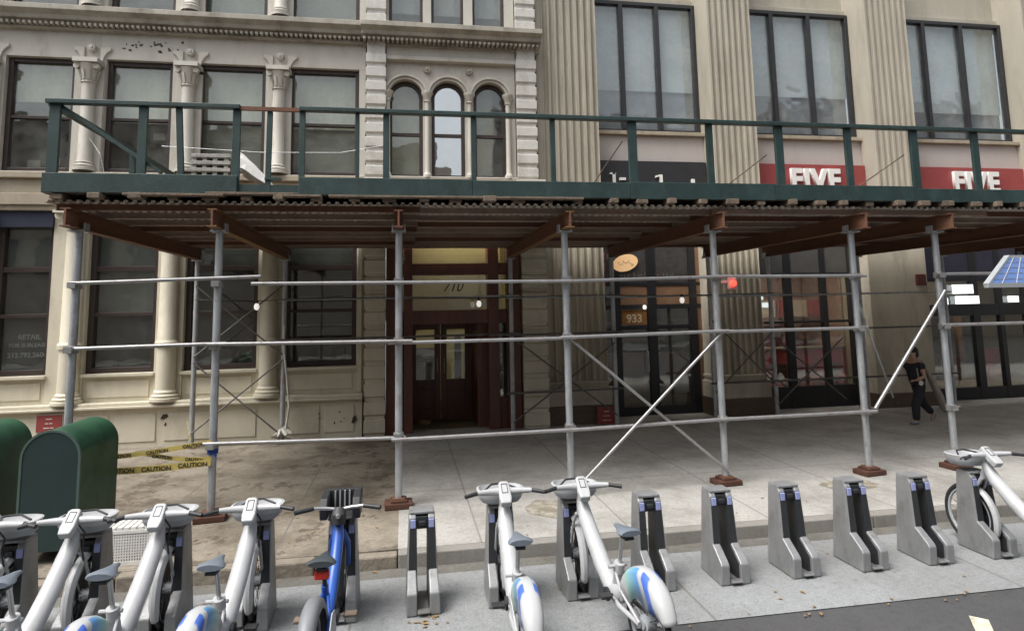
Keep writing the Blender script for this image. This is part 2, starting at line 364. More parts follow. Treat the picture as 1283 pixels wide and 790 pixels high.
# ------------------------------------------------------------------ building helpers
def window(parent, x0, x1, z0, z1, y, fm, gm, fw=.07, depth=.10, bars=(), mull=(), shade=None, shade_m=None, shade2=None, name='window', shade_gap=.08):
    b = MB()
    b.box(x0, x0+fw, y, y+depth, z0, z1); b.box(x1-fw, x1, y, y+depth, z0, z1)
    b.box(x0+fw, x1-fw, y, y+depth, z1-fw, z1); b.box(x0+fw, x1-fw, y, y+depth, z0, z0+fw)
    w = b.build(name, fm, parent, bevel=.008)
    if bars:
        for zb, h in bars: MB().box(x0+fw-.002, x1-fw+.002, y+.015, y+depth-.005, zb-h/2, zb+h/2).build('sash_bar', fm, w, bevel=.006)
    for xm, wm in mull:
        MB().box(xm-wm/2, xm+wm/2, y-.01, y+depth-.003, z0+fw-.002, z1-fw+.002).build('mullion', fm, w, bevel=.006)
    yg = y+depth*.6
    MB().box(x0+fw*.5, x1-fw*.5, yg, yg+.012, z0+fw*.5, z1-fw*.5).build('pane', gm, w)
    if shade is not None:
        ys = y+depth+shade_gap
        sh = MB(); nseg = 8
        for i in range(nseg):
            xa = x0+.01+(x1-x0-.02)*i/nseg; xb = x0+.01+(x1-x0-.02)*(i+1)/nseg
            ya = ys+.012*math.sin(i*1.9); yb = ys+.012*math.sin((i+1)*1.9)
            sh.add([(xa,ya,shade),(xb,yb,shade),(xb,yb,z1),(xa,ya,z1)], [(0,1,2,3)])
        sh.build('blind', shade_m or M['shade'], w, recalc=False)
        if shade2 is not None:
            MB().box(x0+.01, x1-.01, ys+.05, ys+.06, z0, shade+.05).build('blind', shade2, w)
    return w

# ================================================================== LEFT BUILDING
LB = thing('commercial_building', (-2.5,13.1,0), 'ornate cream painted cast iron building with columns, arched windows and dark red doors', 'building')
WX_G = [(-9.05,-8.05),(-7.43,-6.45),(-5.84,-4.62),(-4.13,-2.80),(-2.33,-.93)]
WX_U = [(-9.2,-8.0),(-7.46,-6.26),(-5.71,-4.50),(-4.04,-2.75),(-2.31,-.91)]
XL = -12
# ground floor wall
b = MB()
b.box(XL, -.8, 12.98, 13.55, 0, .85)
for x0, x1 in ((-7.7,-6.3),(-6.2,-5.3),(-5.2,-4.5),(-4.35,-2.75),(-2.25,-1.6),(-1.5,-.95)):
    b.box(x0, x1, 12.962, 12.982, .24, .74)
b.build('plinth', M['cream_lo'], LB, bevel=.008)
b = MB().box(XL, -.79, 12.86, 13.5, .852, .90); b.box(XL, -.79, 12.90, 13.5, .90, .96)
b.build('ledge', M['cream_lo'], LB, bevel=.012)
b = MB()
edges = [XL] + [e for p in WX_G for e in p] + [-.78]
for i in range(0, len(edges), 2): b.box(edges[i], edges[i+1], 13.10, 13.5, .96, 4.5)
for x0, x1 in WX_G:
    b.box(x0, x1, 13.14, 13.5, .96, 1.42)
    b.box(x0+.08, x1-.08, 13.12, 13.15, 1.04, 1.34)
    b.box(x0-.02, x1+.02, 13.03, 13.4, 1.42, 1.475)
b.build('wall', M['cream_lo'], LB, bevel=.006)
for i, (x0, x1) in enumerate(WX_G):
    w = window(LB, x0, x1, 1.477, 4.49, 13.22, M['brown'], M['glass_lo'], .10, .14, bars=((2.56,.07),(3.42,.10)),
               shade=2.6 if i in (2,) else (3.5 if i in (1,3,4) else None), shade_m=M['shade_dk'], shade_gap=.12)
# for-rent lettering board in the leftmost shop window
bd = MB().box(-7.30, -6.56, 13.40, 13.415, 1.62, 2.48).build('window_sign', M['black_sign'], LB)
lm = mat('dull white lettering', (.6,.62,.65), .6)
text('lettering', 'RETAIL', .125, -6.90, 13.395, 2.13, .004, lm, bd, align='CENTER', bold=.002)
text('lettering', 'FOR SUBLEASE', .098, -6.92, 13.395, 1.99, .004, lm, bd, align='CENTER', bold=.002)
text('lettering', '212.792.2600', .122, -6.92, 13.395, 1.80, .004, lm, bd, align='CENTER', bold=.002)
# ground floor columns
def column(xc, yc, z0, z1, r, m, capital, name='column', ring=None):
    pr = [(r*1.55,z0),(r*1.55,z0+.05),(r*1.35,z0+.06),(r*1.42,z0+.10),(r*1.15,z0+.13),(r*1.22,z0+.16),(r*1.02,z0+.2)]
    if ring: pr += [(r,ring-.06),(r*1.22,ring-.05),(r*1.25,ring+.02),(r*1.08,ring+.06),(r,ring+.08)]
    pr += [(r*.9,z1-.02),(r*.9,z1)]
    c = MB().lathe((xc,yc,0), pr, 24).build(name, m, LB, smooth=True)
    if capital:
        cp = MB(); h = capital
        cp.lathe((xc,yc,0), [(r*.92,z1),(r*1.1,z1+.02),(r*.95,z1+.05),(r*1.0,z1+h*.3),(r*1.35,z1+h*.62),(r*1.6,z1+h*.8)], 20)
        for sx in (-1,1):
            cp.lathe((xc+sx*r*1.35, yc-r*.9, z1+h*.68), [(0,-.04),(r*.45,-.04),(r*.45,.04),(0,.04)], 10, axis='y')
        for k in range(10):
            t = 2*PI*k/10
            cp.bar((xc+math.cos(t)*r*1.0, yc+math.sin(t)*r*1.0, z1+.06), (xc+math.cos(t)*r*1.35, yc+math.sin(t)*r*1.35, z1+h*.55), .05, .03)
        cp.box(xc-r*1.75, xc+r*1.75, yc-r*1.7, yc+r*1.2, z1+h*.82, z1+h)
        cp.build('capital', m, c, smooth=True)
    return c
for xc, ring in ((-7.72,2.0),(-6.03,2.0),(-4.38,2.0),(-2.56,2.0)):
    column(xc, 13.02, .96, 4.2, .165, M['cream_lo'], .28, ring=ring)
MB().box(-.90,-.82,13.02,13.12,.96,4.5).build('pilaster', M['cream_lo'], LB, bevel=.01)
# belt between floors
b = MB()
b.box(XL, -.79, 12.98, 13.5, 4.502, 4.60); b.box(XL, -.79, 12.93, 13.5, 4.60, 4.82)
b.box(XL, -.79, 12.98, 13.5, 4.82, 5.10); b.box(XL, -.79, 12.90, 13.5, 5.10, 5.22)
b.box(-.34, 2.36, 13.0, 13.5, 4.50, 5.22)
b.build('belt_course', M['belt'], LB, bevel=.012)
# rusticated corner piers
def quoin(x0, x1, z0, z1, pitch, m, yf):
    b = MB(); b.box(x0+.02, x1-.02, yf+.035, 13.55, z0, z1)
    z = z0+.01
    while z+pitch < z1+.05:
        h = pitch-.035; c = .035
        poly = [(yf+.06, z), (yf, z+c*1.6), (yf, z+h-c*.6), (yf+.06, z+h)]
        b.prism(poly, x0, x1, 'x'); z += pitch
    return b.build('rusticated_pier', m, LB, bevel=.007)
quoin(-.77, -.36, .13, 4.5, .345, M['cream_lo'], 12.93)
quoin(2.38, 2.90, .13, 4.5, .345, M['cream_lo'], 12.86)
quoin(-.77, -.36, 5.2, 8.10, .295, M['quoin'], 12.93)
quoin(2.36, 2.80, 5.2, 8.10, .295, M['quoin'], 12.93)
quoin(-.77, -.36, 8.42, 11.4, .295, M['quoin'], 12.93)
quoin(2.36, 2.80, 8.42, 11.4, .295, M['quoin'], 12.93)
MB().box(-.80,-.33,12.9,13.5,4.5,5.2).build('pier_band', M['cream_up'], LB, bevel=.012)
MB().box(2.34,2.94,12.86,13.5,4.5,5.2).build('pier_band', M['cream_up'], LB, bevel=.012)
# upper floors
def upper_floor(zs, zh, zt, cols):
    b = MB()
    edges = [XL] + [e for p in WX_U for e in p] + [-.78]
    for i in range(0, len(edges), 2): b.box(edges[i], edges[i+1], 13.10, 13.5, zs, zh)
    b.box(XL, -.78, 13.10, 13.5, zh, zt)
    for x0, x1 in WX_U:                      # sloping sill
        b.prism([(12.98,zs-.02),(12.98,zs+.02),(13.3,zs+.05),(13.3,zs-.02)], x0-.1, x1+.1, 'x')
    b.build('wall', M['cream_up'], LB, bevel=.006)
    for i, (x0, x1) in enumerate(WX_U):
        zm = zs+(zh-zs)*.49
        window(LB, x0, x1, zs+.05, zh, 13.20, M['brown'], M['glass_up'], .085, .12, bars=((zm,.06),),
               shade=zm+(.0,.35,-.02,.03,-.05)[i], shade_m=M['shade'], shade2=M['shade_dk'] if i in (3,4) else None)
upper_floor(5.22, 7.50, 8.06, True)
upper_floor(8.46, 10.9, 11.4, True)
for xc in (-7.73,-5.95,-4.17,-2.47):
    for zs, zc, h in ((5.22,6.95,.46),(8.46,10.3,.46)):
        c = column(xc, 12.99, zs+.03, zc, .125, M['cream_up'], h, name='column')
        s = MB().box(xc-.235, xc+.235, 13.05, 13.11, zs+.03, zc+.3)
        s.build('side_strip', M['cream_up'], c, bevel=.01)
    # rosette over the capital, shouldered corners
    MB().lathe((xc,13.02,7.70), [(0,-.05),(.03,-.045),(.035,-.025),(.065,-.03),(.075,0),(.075,.08)], 14, axis='y').build('rosette', M['cream_up'], LB, smooth=True)
# corner brackets where window heads meet the columns
for xc in (-7.73,-5.95,-4.17,-2.47):
    for sx in (-1,1):
        b = MB()
        a_ = .14
        b.prism([(xc+sx*(a_+dx), zz) for dx, zz in ((0,7.36),(.05,7.44),(.08,7.54),(.13,7.62),(.19,7.66),(.19,7.72),(0,7.72))], 13.055, 13.11, 'y')
        b.build('shoulder_moulding', M['cream_up'], LB, bevel=.01)
b = MB(); rr = random.Random(5)
for i in range(26):
    x = rr.uniform(-5.5,-4.35); z = rr.choice((7.72,7.83,7.86))+rr.uniform(-.05,.05)
    w = rr.uniform(.02,.08); h = rr.uniform(.012,.03)
    b.prism([(x,z),(x+w*.4,z-h),(x+w,z-h*.3),(x+w*.8,z+h),(x+w*.2,z+h*.8)], 13.094, 13.102, 'y')
b.build('peeled_paint', M['brown'], LB)
b = MB()
for (x,z,w,h) in ((-4.42,.68,.14,.09),(-4.35,.54,.04,.06),(-1.62,.60,.03,.03),(-1.60,.52,.025,.025),(-1.24,.62,.035,.03),(-1.0,.47,.10,.13),(-1.33,.42,.03,.05),(-1.22,.44,.05,.02),(-1.15,.50,.03,.02)):
    b.prism([(x,z-h/2),(x+w*.5,z-h*.6),(x+w,z-h*.1),(x+w*.8,z+h*.5),(x+w*.3,z+h*.35)], 12.955, 12.984, 'y')
b.build('peeled_paint', M['brown'], LB)
# cornices
def cornice(x0, x1, z, yo, m, dent=True):
    prof = [(13.1,z),(yo+.22,z),(yo+.20,z+.03),(yo+.12,z+.05),(yo+.10,z+.12),(yo+.03,z+.17),(yo,z+.19),(yo,z+.29),(13.1,z+.335)]
    c = MB().prism(prof, x0, x1, 'x').build('cornice', m, LB, bevel=.008)
    if dent:
        d = MB(); x = x0+.04
        while x < x1-.08:
            d.box(x, x+.05, yo+.13, 13.05, z-.055, z-.002); x += .095
        d.build('dentils', m, c)
    f = MB().box(x0, x1, 12.99, 13.5, z-.10, z-.056)
    f.build('frieze_moulding', m, c, bevel=.008)
cornice(XL, -.80, 8.13, 12.76, M['cornice'])
cornice(-.86, 2.90, 8.11, 12.66, M['cornice'])
# entry bay first floor: three round arches
ARC = [.04,.925,1.815]; AR = .355; ZS = 6.98
def arch_wall(x0, x1, z0, z1, ya, yb, centres, r, zs, m, name):
    b = MB(); n = 14
    xs = [x0]
    for c in centres: xs += [c-r, c+r]
    xs.append(x1)
    for i in range(0, len(xs), 2): b.box(xs[i], xs[i+1], ya, yb, z0, zs)
    for i in range(0, len(xs), 2): b.box(xs[i], xs[i+1], ya, yb, zs, z1)
    for c in centres:
        for k in range(n):
            t0 = PI*k/n; t1 = PI*(k+1)/n
            xa, za = c-r*math.cos(t0), zs+r*math.sin(t0); xb, zb = c-r*math.cos(t1), zs+r*math.sin(t1)
            vs = [(xa,ya,za),(xb,ya,zb),(xb,ya,z1),(xa,ya,z1),(xa,yb,za),(xb,yb,zb),(xb,yb,z1),(xa,yb,z1)]
            b.add(vs, [(0,1,2,3),(7,6,5,4),(0,4,5,1),(2,6,7,3)])
    return b.build(name, m, LB)
arch_wall(-.36, 2.36, 5.24, 7.86, 13.12, 13.45, ARC, AR, ZS, M['cream_up'], 'arched_wall')
def arc_ring(c, zs, r0, r1, ya, yb, n=20):
    b = MB()
    for k in range(n):
        t0 = PI*k/n; t1 = PI*(k+1)/n
        P = lambda r,t,y: (c-r*math.cos(t), y, zs+r*math.sin(t))
        vs = [P(r0,t0,ya),P(r0,t1,ya),P(r1,t1,ya),P(r1,t0,ya),P(r0,t0,yb),P(r0,t1,yb),P(r1,t1,yb),P(r1,t0,yb)]
        b.add(vs, [(0,1,2,3),(7,6,5,4),(0,4,5,1),(2,3,7,6)])
    return b
for i, c in enumerate(ARC):
    b = arc_ring(c, ZS, AR-.005, AR+.055, 13.06, 13.13); b.merge(arc_ring(c, ZS, AR+.055, AR+.10, 13.02, 13.13))
    b.build('archivolt', M['cream_up'], LB)
    f = arc_ring(c, ZS, AR-.075, AR-.003, 13.22, 13.32)
    f.box(c-AR+.003, c-AR+.075, 13.22, 13.32, 5.26, ZS); f.box(c+AR-.075, c+AR-.003, 13.22, 13.32, 5.26, ZS)
    f.box(c-AR+.075, c+AR-.075, 13.22, 13.32, 5.26, 5.33); f.box(c-AR+.075, c+AR-.075, 13.23, 13.31, 6.16, 6.22)
    w = f.build('arched_window', M['brown'], LB)
    p = MB(); n = 20
    poly = [(c-AR+.04,5.28),(c+AR-.04,5.28)] + [(c+(AR-.04)*math.cos(PI*k/n), ZS+(AR-.04)*math.sin(PI*k/n)) for k in range(n+1)]
    p.prism(poly, 13.275, 13.285, 'y').build('pane', M['glass_arch'] if i == 1 else M['glass_up'], w)
    if i != 1:
        MB().box(c-AR, c+AR-(.25 if i == 2 else 0), 13.5, 13.51, 5.3, 7.35).build('blind', M['shade'] if i == 0 else M['shade_dk'], w)
for xc in (-.33,.482,1.37,2.19):
    c = MB().lathe((xc,13.07,0), [(.09,5.24),(.09,5.30),(.065,5.33),(.055,5.38),(.05,6.84),(.06,6.85)], 16).build('colonnette', M['cream_up'], LB, smooth=True)
    MB().lathe((xc,13.07,0), [(.055,6.84),(.075,6.86),(.06,6.88),(.095,6.98),(.12,7.02),(.12,7.06)], 14).build('capital', M['cream_up'], c, smooth=True)
for xc in (.482,1.37):
    MB().lathe((xc,13.07,7.56), [(0,-.06),(.03,-.05),(.035,-.02),(.07,-.035),(.08,.02),(.08,.06)], 14, axis='y').build('rosette', M['cornice'], LB, smooth=True)
MB().box(-.36, 2.36, 12.98, 13.45, 7.72, 7.80).box(-.36, 2.36, 13.04, 13.45, 7.80, 8.06).build('entablature', M['cream_up'], LB, bevel=.01)
MB().box(-.36, 2.36, 13.0, 13.5, 5.22, 5.26).build('sill', M['cream_up'], LB, bevel=.01)
# second floor of the bay
b = MB()
UX = [(-.31,.40),(.575,1.27),(1.46,2.16)]
ed = [-.36] + [e for p in UX for e in p] + [2.36]
for i in range(0, len(ed), 2): b.box(ed[i], ed[i+1], 13.10, 13.5, 8.46, 11.4)
b.build('wall', M['cream_up'], LB)
for x0, x1 in UX:
    window(LB, x0, x1, 8.44, 11.3, 13.2, M['brown'], M['glass_up'], .06, .1, shade=8.9, shade_m=M['shade_mid'])
MB().box(XL, 2.9, 13.45, 13.5, 8.0, 8.5).build('backing', M['room'], LB)
# entrance
en = MB()
for x0, x1 in ((-.35,-.12),(.0,.17),(1.70,1.92),(2.10,2.36)): en.box(x0, x1, 13.02, 13.35, .13, 4.5)
en.box(-.12, 2.10, 13.05, 13.32, 3.235, 3.47); en.box(-.12, 2.10, 13.03, 13.34, 3.30, 3.40)
en.box(-.12, 2.10, 13.06, 13.32, 2.24, 2.52); en.box(-.12, 2.1, 13.06, 13.3, 4.2, 4.5)
EN = en.build('entrance_frame', M['wood_dk'], LB, bevel=.012)
for x0, x1 in ((-.12,0),(.17,1.70),(1.92,2.10)):
    MB().box(x0, x1, 13.18, 13.19, 2.52, 4.2).build('pane', M['glass_lo'], EN)
for x0, x1 in ((-.12,0),(1.92,2.10)): MB().box(x0, x1, 13.10, 13.28, .13, .75).build('side_panel', M['wood_dk'], EN, bevel=.01)
for x0, x1 in ((1.92,2.10),): MB().box(x0, x1, 13.18, 13.19, .75, 2.24).build('pane', M['glass_lo'], EN)
text('house_number', '710', .30, .98, 13.165, 2.90, .006, M['blackframe'], EN, shear=.35, align='CENTER', sx=.9)
MB().box(1.92,2.10,13.30,13.315,.75,2.24).build('dimming_board', mat('dim tan board', (.16,.11,.07), .7, 0, .3, 6), EN)  # added board, darkens the sidelight by covering the bright lobby
# vestibule
v = MB(); v.box(-.05, .12, 13.35, 14.4, .13, 2.24); v.box(1.50, 1.75, 13.35, 14.4, .13, 2.24); v.box(-.05,1.75,13.32,14.4,2.24,2.3)
v.box(-.05,.12,14.4,14.5,.13,2.4); v.box(1.47,1.75,14.4,14.5,.13,2.4)
v.build('vestibule', M['wood_dk'], LB, bevel=.006)
MB().box(-.1, 2.1, 13.36, 14.4, .131, .15).build('doormat', mat('brown doormat', (.11,.085,.055), .95, 0, .3, 20, .4, 80), LB)
for x0, x1, hx in ((.13,.79,.72),(.80,1.46,.87)):
    d = MB(); y0, y1 = 14.33, 14.39
    d.box(x0, x0+.13, y0, y1, .16, 2.24); d.box(x1-.13, x1, y0, y1, .16, 2.24)
    d.box(x0+.13, x1-.13, y0, y1, 2.10, 2.24); d.box(x0+.13, x1-.13, y0, y1, .16, .36); d.box(x0+.13, x1-.13, y0, y1, .86, 1.02)
    d.box(x0+.13, x1-.13, y0+.02, y1, .36, .86); d.box(x0+.19, x1-.19, y0+.006, y1, .42, .58); d.box(x0+.19, x1-.19, y0+.006, y1, .64, .80)
    dd = d.build('door', M['wood_dk'], LB, bevel=.008)
    MB().box(x0+.125, x1-.125, y0+.03, y0+.04, 1.015, 2.105).build('pane', M['glass_lo'], dd)
    MB().tube([(hx,y0-.005,1.15),(hx,y0-.05,1.17),(hx,y0-.05,1.45),(hx,y0-.005,1.47)], .011, 8).build('handle', M['silver'], dd, smooth=True)
# lit lobby behind doors and transom
lob = MB()
lob.add([(-.3,17.5,.13),(2.6,17.5,.13),(2.6,17.5,4.6),(-.3,17.5,4.6)], [(0,1,2,3)])
lob.add([(-.3,14.52,.13),(-.3,17.5,.13),(-.3,17.5,4.6),(-.3,14.52,4.6)], [(0,1,2,3)])
lob.add([(2.6,14.52,.13),(2.6,17.5,.13),(2.6,17.5,4.6),(2.6,14.52,4.6)], [(0,1,2,3)])
lob.add([(-.3,13.4,4.6),(2.6,13.4,4.6),(2.6,17.5,4.6),(-.3,17.5,4.6)], [(0,1,2,3)])
LO = lob.build('lobby', M['lobby_yellow'], LB, recalc=False)
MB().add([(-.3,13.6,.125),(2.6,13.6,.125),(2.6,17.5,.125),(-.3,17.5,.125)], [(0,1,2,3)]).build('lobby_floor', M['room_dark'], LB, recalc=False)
MB().box(-.12,2.1,13.9,13.95,2.3,4.6).build('transom_wall', M['lobby_yellow'], LB)
MB().box(.3,2.0,13.50,13.64,4.38,4.42).build('ceiling_lamp', M['lamp_warm'], LB)
MB().box(.8,1.5,15.2,15.6,3.6,3.64).build('ceiling_lamp', M['lamp_warm'], LB)
MB().box(.25,.75,16.2,16.3,.13,1.6).box(1.2,1.35,15.5,15.6,.13,1.9).build('lobby_partition', M['room_dark'], LB)
# rooms behind
def room(parent, x0, x1, y0, y1, z0, z1, m):
    b = MB()
    b.add([(x0,y1,z0),(x1,y1,z0),(x1,y1,z1),(x0,y1,z1),(x0,y0,z0),(x1,y0,z0),(x1,y0,z1),(x0,y0,z1)], [(0,1,2,3),(4,5,1,0),(7,6,2,3),(4,0,3,7),(5,1,2,6)])
    return b.build('room', m, parent, recalc=False)
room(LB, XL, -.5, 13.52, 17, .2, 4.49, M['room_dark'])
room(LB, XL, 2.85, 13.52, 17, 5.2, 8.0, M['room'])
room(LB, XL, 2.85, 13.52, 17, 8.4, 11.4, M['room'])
q = MB(); rr = random.Random(31)
for x0, x1 in WX_U[1:]:
    for k in range(4):
        x = rr.uniform(x0+.1, x1-.35); h = rr.uniform(.2,.7); q.box(x, x+rr.uniform(.1,.3), 13.75+.1*k, 13.8+.1*k, 5.25, 5.3+h)
q.build('stored_goods', M['timber'], LB)
q = MB()
for (x,z) in ((-7.25,5.45),(-6.9,5.5),(-5.0,6.05),(-3.6,5.4)): q.box(x, x+.22, 13.62, 13.64, z, z+.14)
q.build('papers', M['rag'], LB)
# shop clutter dimly seen through the ground floor windows
cl = MB(); rr = random.Random(8)
for i in range(16):
    x = rr.uniform(-5.8,-1.0); y = rr.uniform(13.9,15.5); h = rr.uniform(1.6,2.4)
    cl.box(x, x+rr.uniform(.1,.5), y, y+.2, .2, h)
cl.build('shop_fittings', M['room'], LB)
b = MB()
for (x,z,l) in ((-3.2,1.62,.34),(-3.05,1.75,.2)): b.tube([(x,13.5,z),(x+l*.5,13.5,z+.06),(x+l,13.5,z+.02)], .012, 6)
b.build('shop_fittings', M['rag'], LB)
MB().box(-7.46,-6.45,13.05,13.21,4.2,4.49).box(-9.1,-8.0,13.05,13.21,4.2,4.49).build('awning_box', mat('navy awning', (.02,.025,.05), .7), LB)

# ================================================================== RIGHT BUILDING
RB = thing('office_building', (9.5,13.2,0), 'buff limestone building with fluted pilasters, three-pane windows and red and black shop signs', 'building')
def fluted(x0, x1, z0, z1, m, yf=13.20, n=8, yb=14.0, strip=.0):
    b = MB(); pts = []
    w = (x1-x0)/n
    for i in range(n):
        xa = x0+i*w
        pts += [(xa, yf), (xa+w*.30, yf)]
        for k in range(1,6):
            t = PI*k/6
            pts.append((xa+w*.30+w*.35*(1-math.cos(t)), yf+.075*math.sin(t)))
    pts += [(x1, yf), (x1, yb), (x0, yb)]
    vs = [(p[0],p[1],z0) for p in pts]+[(p[0],p[1],z1) for p in pts]; k = len(pts)
    b.add(vs, [tuple(range(k)), tuple(range(2*k-1,k-1,-1))]+[(i,i+k,(i+1)%k+k,(i+1)%k) for i in range(k)])
    return b.build('fluted_pilaster', m, RB)
PIL = [(2.97,4.24),(6.95,8.02),(11.08,12.20),(15.60,16.8)]
for i, (x0, x1) in enumerate(PIL):
    p = fluted(x0, x1, 4.4, 12, M['limestone'], n=8 if i == 0 else 7)
    if i in (0,1):
        g = fluted(x0-(.25 if i == 1 else 0), x1-(.15 if i == 1 else 0), 1.0, 4.4, M['limestone_g'], n=8)
        xa, xb = x0-(.25 if i == 1 else 0)-.03, x1-(.15 if i == 1 else 0)+.03
        q = MB(); q.box(xa, xb, 13.14, 14, .92, .999); q.box(xa+.02, xb-.02, 13.17, 14, .86, .92); q.box(xa-.03, xb+.03, 13.10, 14, .5, .86)
        q.build('pilaster_base', M['limestone_g'], g, bevel=.02)
        MB().box(xa-.06, xb+.06, 13.05, 14, .0, .499).build('plinth', M['granite_br'], g, bevel=.01)
MB().box(2.84,2.965,13.14,13.8,.13,12).build('edge_moulding', M['limestone'], RB, bevel=.02)
g = MB().box(10.62, 12.15, 13.22, 14.2, .0, 4.4).build('stone_pier', M['limestone_g'], RB, bevel=.01)
MB().box(10.58, 12.19, 13.16, 13.9, .0, .45).build('plinth', M['granite_br'], g, bevel=.01)
MB().box(11.83,12.08,13.17,13.22,2.88,3.14).build('plaque', mat('maroon plaque', (.12,.03,.03), .5), g, bevel=.005)
b = MB(); b.box(2.97,16.5,14.0,14.4,9.75,12); b.box(2.97,16.5,13.9,14.01,9.78,9.9)
b.box(2.97,16.5,14.0,14.4,5.0,6.45)
b.build('wall', M['limestone'], RB, bevel=.01)
BAY = [(4.24,6.95),(8.02,11.08),(12.20,15.60)]
for i, (x0, x1) in enumerate(BAY):
    d = x1-x0
    w = window(RB, x0+.01, x1-.01, 6.53, 9.74, 13.80, M['bronze'], M['glass_office'], .09, .14,
           mull=((x0+d*.305,.10),(x0+d*.635,.10)), shade=7.62 if i < 2 else 7.35, shade_m=M['shade_lt'], shade2=M['shade_mid'], shade_gap=.10)
    MB().box(x0, x1, 13.62, 14.0, 6.44, 6.53).build('sill', M['belt'], w, bevel=.01)
    MB().box(x0, x1, 13.72, 14.0, 5.825, 6.438).build('spandrel', M['spandrel'], RB, bevel=.006)
    s = MB().box(x0+.02, x1-.02, 13.60, 13.9, 4.6, 5.82).build('shop_sign', M['black_sign'] if i == 0 else M['red'], RB, bevel=.01)
    s['label'] = ['black shop sign panel, mostly hidden', 'red shop sign with big white letters', 'red shop sign with big white letters'][i]
    if i:
        xx = {1:9.02, 2:13.45}[i]
        text('sign_letters', 'FIVE', .70, xx, 13.56, 5.20, .08, M['white_letter'], s, bold=.028, sx=.92, spc=1.14)
    else:
        q = MB(); q.box(4.64,4.71,13.56,13.6,5.1,5.53).box(4.58,4.72,13.56,13.6,5.49,5.53).box(4.80,4.95,13.56,13.6,5.36,5.42); q.box(5.76,5.83,13.56,13.6,5.1,5.50).prism([(5.66,5.43),(5.76,5.46),(5.76,5.50),(5.66,5.47)],13.56,13.6,'y'); q.box(6.53,6.61,13.56,13.6,5.1,5.41)
        q.build('sign_letters', M['white_letter'], s)
MB().box(2.97,16.5,14.0,14.5,4.2,5.0).build('lintel', M['limestone_g'], RB)
# ---- bar shopfront in the first bay
x0, x1 = 4.30, 6.72
f = MB(); Y0 = 13.75
for xa, xb in ((4.28,4.42),(4.62,4.78),(5.42,5.62),(6.42,6.60),(6.80,6.93)): f.box(xa, xb, Y0, Y0+.12, .13, 4.4)
f.box(4.42,6.9,Y0+.01,Y0+.11,2.46,2.56); f.box(4.42,6.9,Y0+.01,Y0+.11,2.98,3.06); f.box(4.42,6.9,Y0+.01,Y0+.11,.13,.32); f.box(4.78,6.42,Y0+.015,Y0+.1,2.02,2.10)
S1 = f.build('bar_shopfront', M['blackframe'], RB, bevel=.008)
MB().box(4.42,6.42,Y0+.06,Y0+.07,.3,2.98).build('pane', M['glass_lo'], S1)
MB().box(4.62,6.42,Y0+.03,Y0+.05,2.562,2.978).build('brown_panel', M['brown_panel'], S1)
MB().box(6.60,6.80,Y0+.02,Y0+.08,.13,4.2).build('timber_post', M['brown_panel'], S1)
MB().box(4.42,6.42,Y0+.03,Y0+.05,3.062,4.2).build('sign_band', mat('dark sign band', (.05,.045,.042), .6, 0, .5, 7), S1)
e = MB(); n = 26; ps = [(4.92+.30*math.cos(2*PI*k/n), 3.50+.19*math.sin(2*PI*k/n)+.05*math.cos(2*PI*k/n)) for k in range(n)]
eo = e.prism(ps, Y0-.01, Y0+.03, 'y').build('oval_sign', M['warm_sign'], S1)
rr = random.Random(6); q = MB()
for k in range(9):
    x = 4.74+.04*k; z = 3.47+rr.uniform(-.05,.06); q.bar((x,Y0-.013,z),(x+rr.uniform(.02,.05),Y0-.013,z+rr.uniform(-.05,.07)), .016, .008)
q.build('sign_pattern', M['brown_panel'], eo)
for i, (xx, m_) in enumerate(((4.75,'rag'),(5.15,'brown_panel'),(5.45,'red_plastic'),(5.85,'brown_panel'))):
    q = MB(); rr = random.Random(i)
    for k in range(4):
        xk = xx+k*.075; q.bar((xk,Y0+.024,3.12),(xk+rr.uniform(-.04,.04),Y0+.024,3.12+rr.uniform(.10,.18)), .02,.012)
    q.build('faded_lettering', mat('faded letter', (.16,.13,.11) if m_ != 'red_plastic' else (.3,.07,.03), .7), S1)
pn = MB().box(4.80,5.40,Y0+.045,Y0+.055,2.12,2.45).build('number_panel', M['orange_sign'], S1)
text('house_number', '933', .25, 5.10, Y0+.04, 2.17, .006, mat('cream number', (.7,.6,.42), .5), pn, align='CENTER', bold=.006)
MB().tube([(5.36,Y0-.0,1.05),(5.36,Y0-.06,1.08),(5.36,Y0-.06,1.5),(5.36,Y0,1.53)], .012, 8).build('door_handle', M['silver'], S1, smooth=True)
MB().lathe((5.3,Y0-.10,2.50), [(0,-.05),(.035,-.045),(.045,0),(.035,.045),(0,.05)], 12).build('lamp', M['bulb'], S1, smooth=True)
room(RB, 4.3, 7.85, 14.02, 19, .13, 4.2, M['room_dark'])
MB().box(4.4,7.7,16.8,17.2,.13,1.25).box(4.4,7.7,18.4,18.9,1.5,1.55).box(4.4,7.7,18.4,18.9,2.0,2.05).build('bar_counter', M['brown_panel'], RB)
MB().box(5.0,6.4,16,16.3,3.7,3.74).build('ceiling_lamp', emit('dim bar lamp', (1,.7,.4), 6), RB)
q = MB()
for zz in (2.95,3.3,3.55): q.box(4.30,4.42,13.66,13.74,zz,zz+.2)
q.build('poster', mat('faded pink poster', (.35,.12,.10), .7, 0, .5, 9), RB)
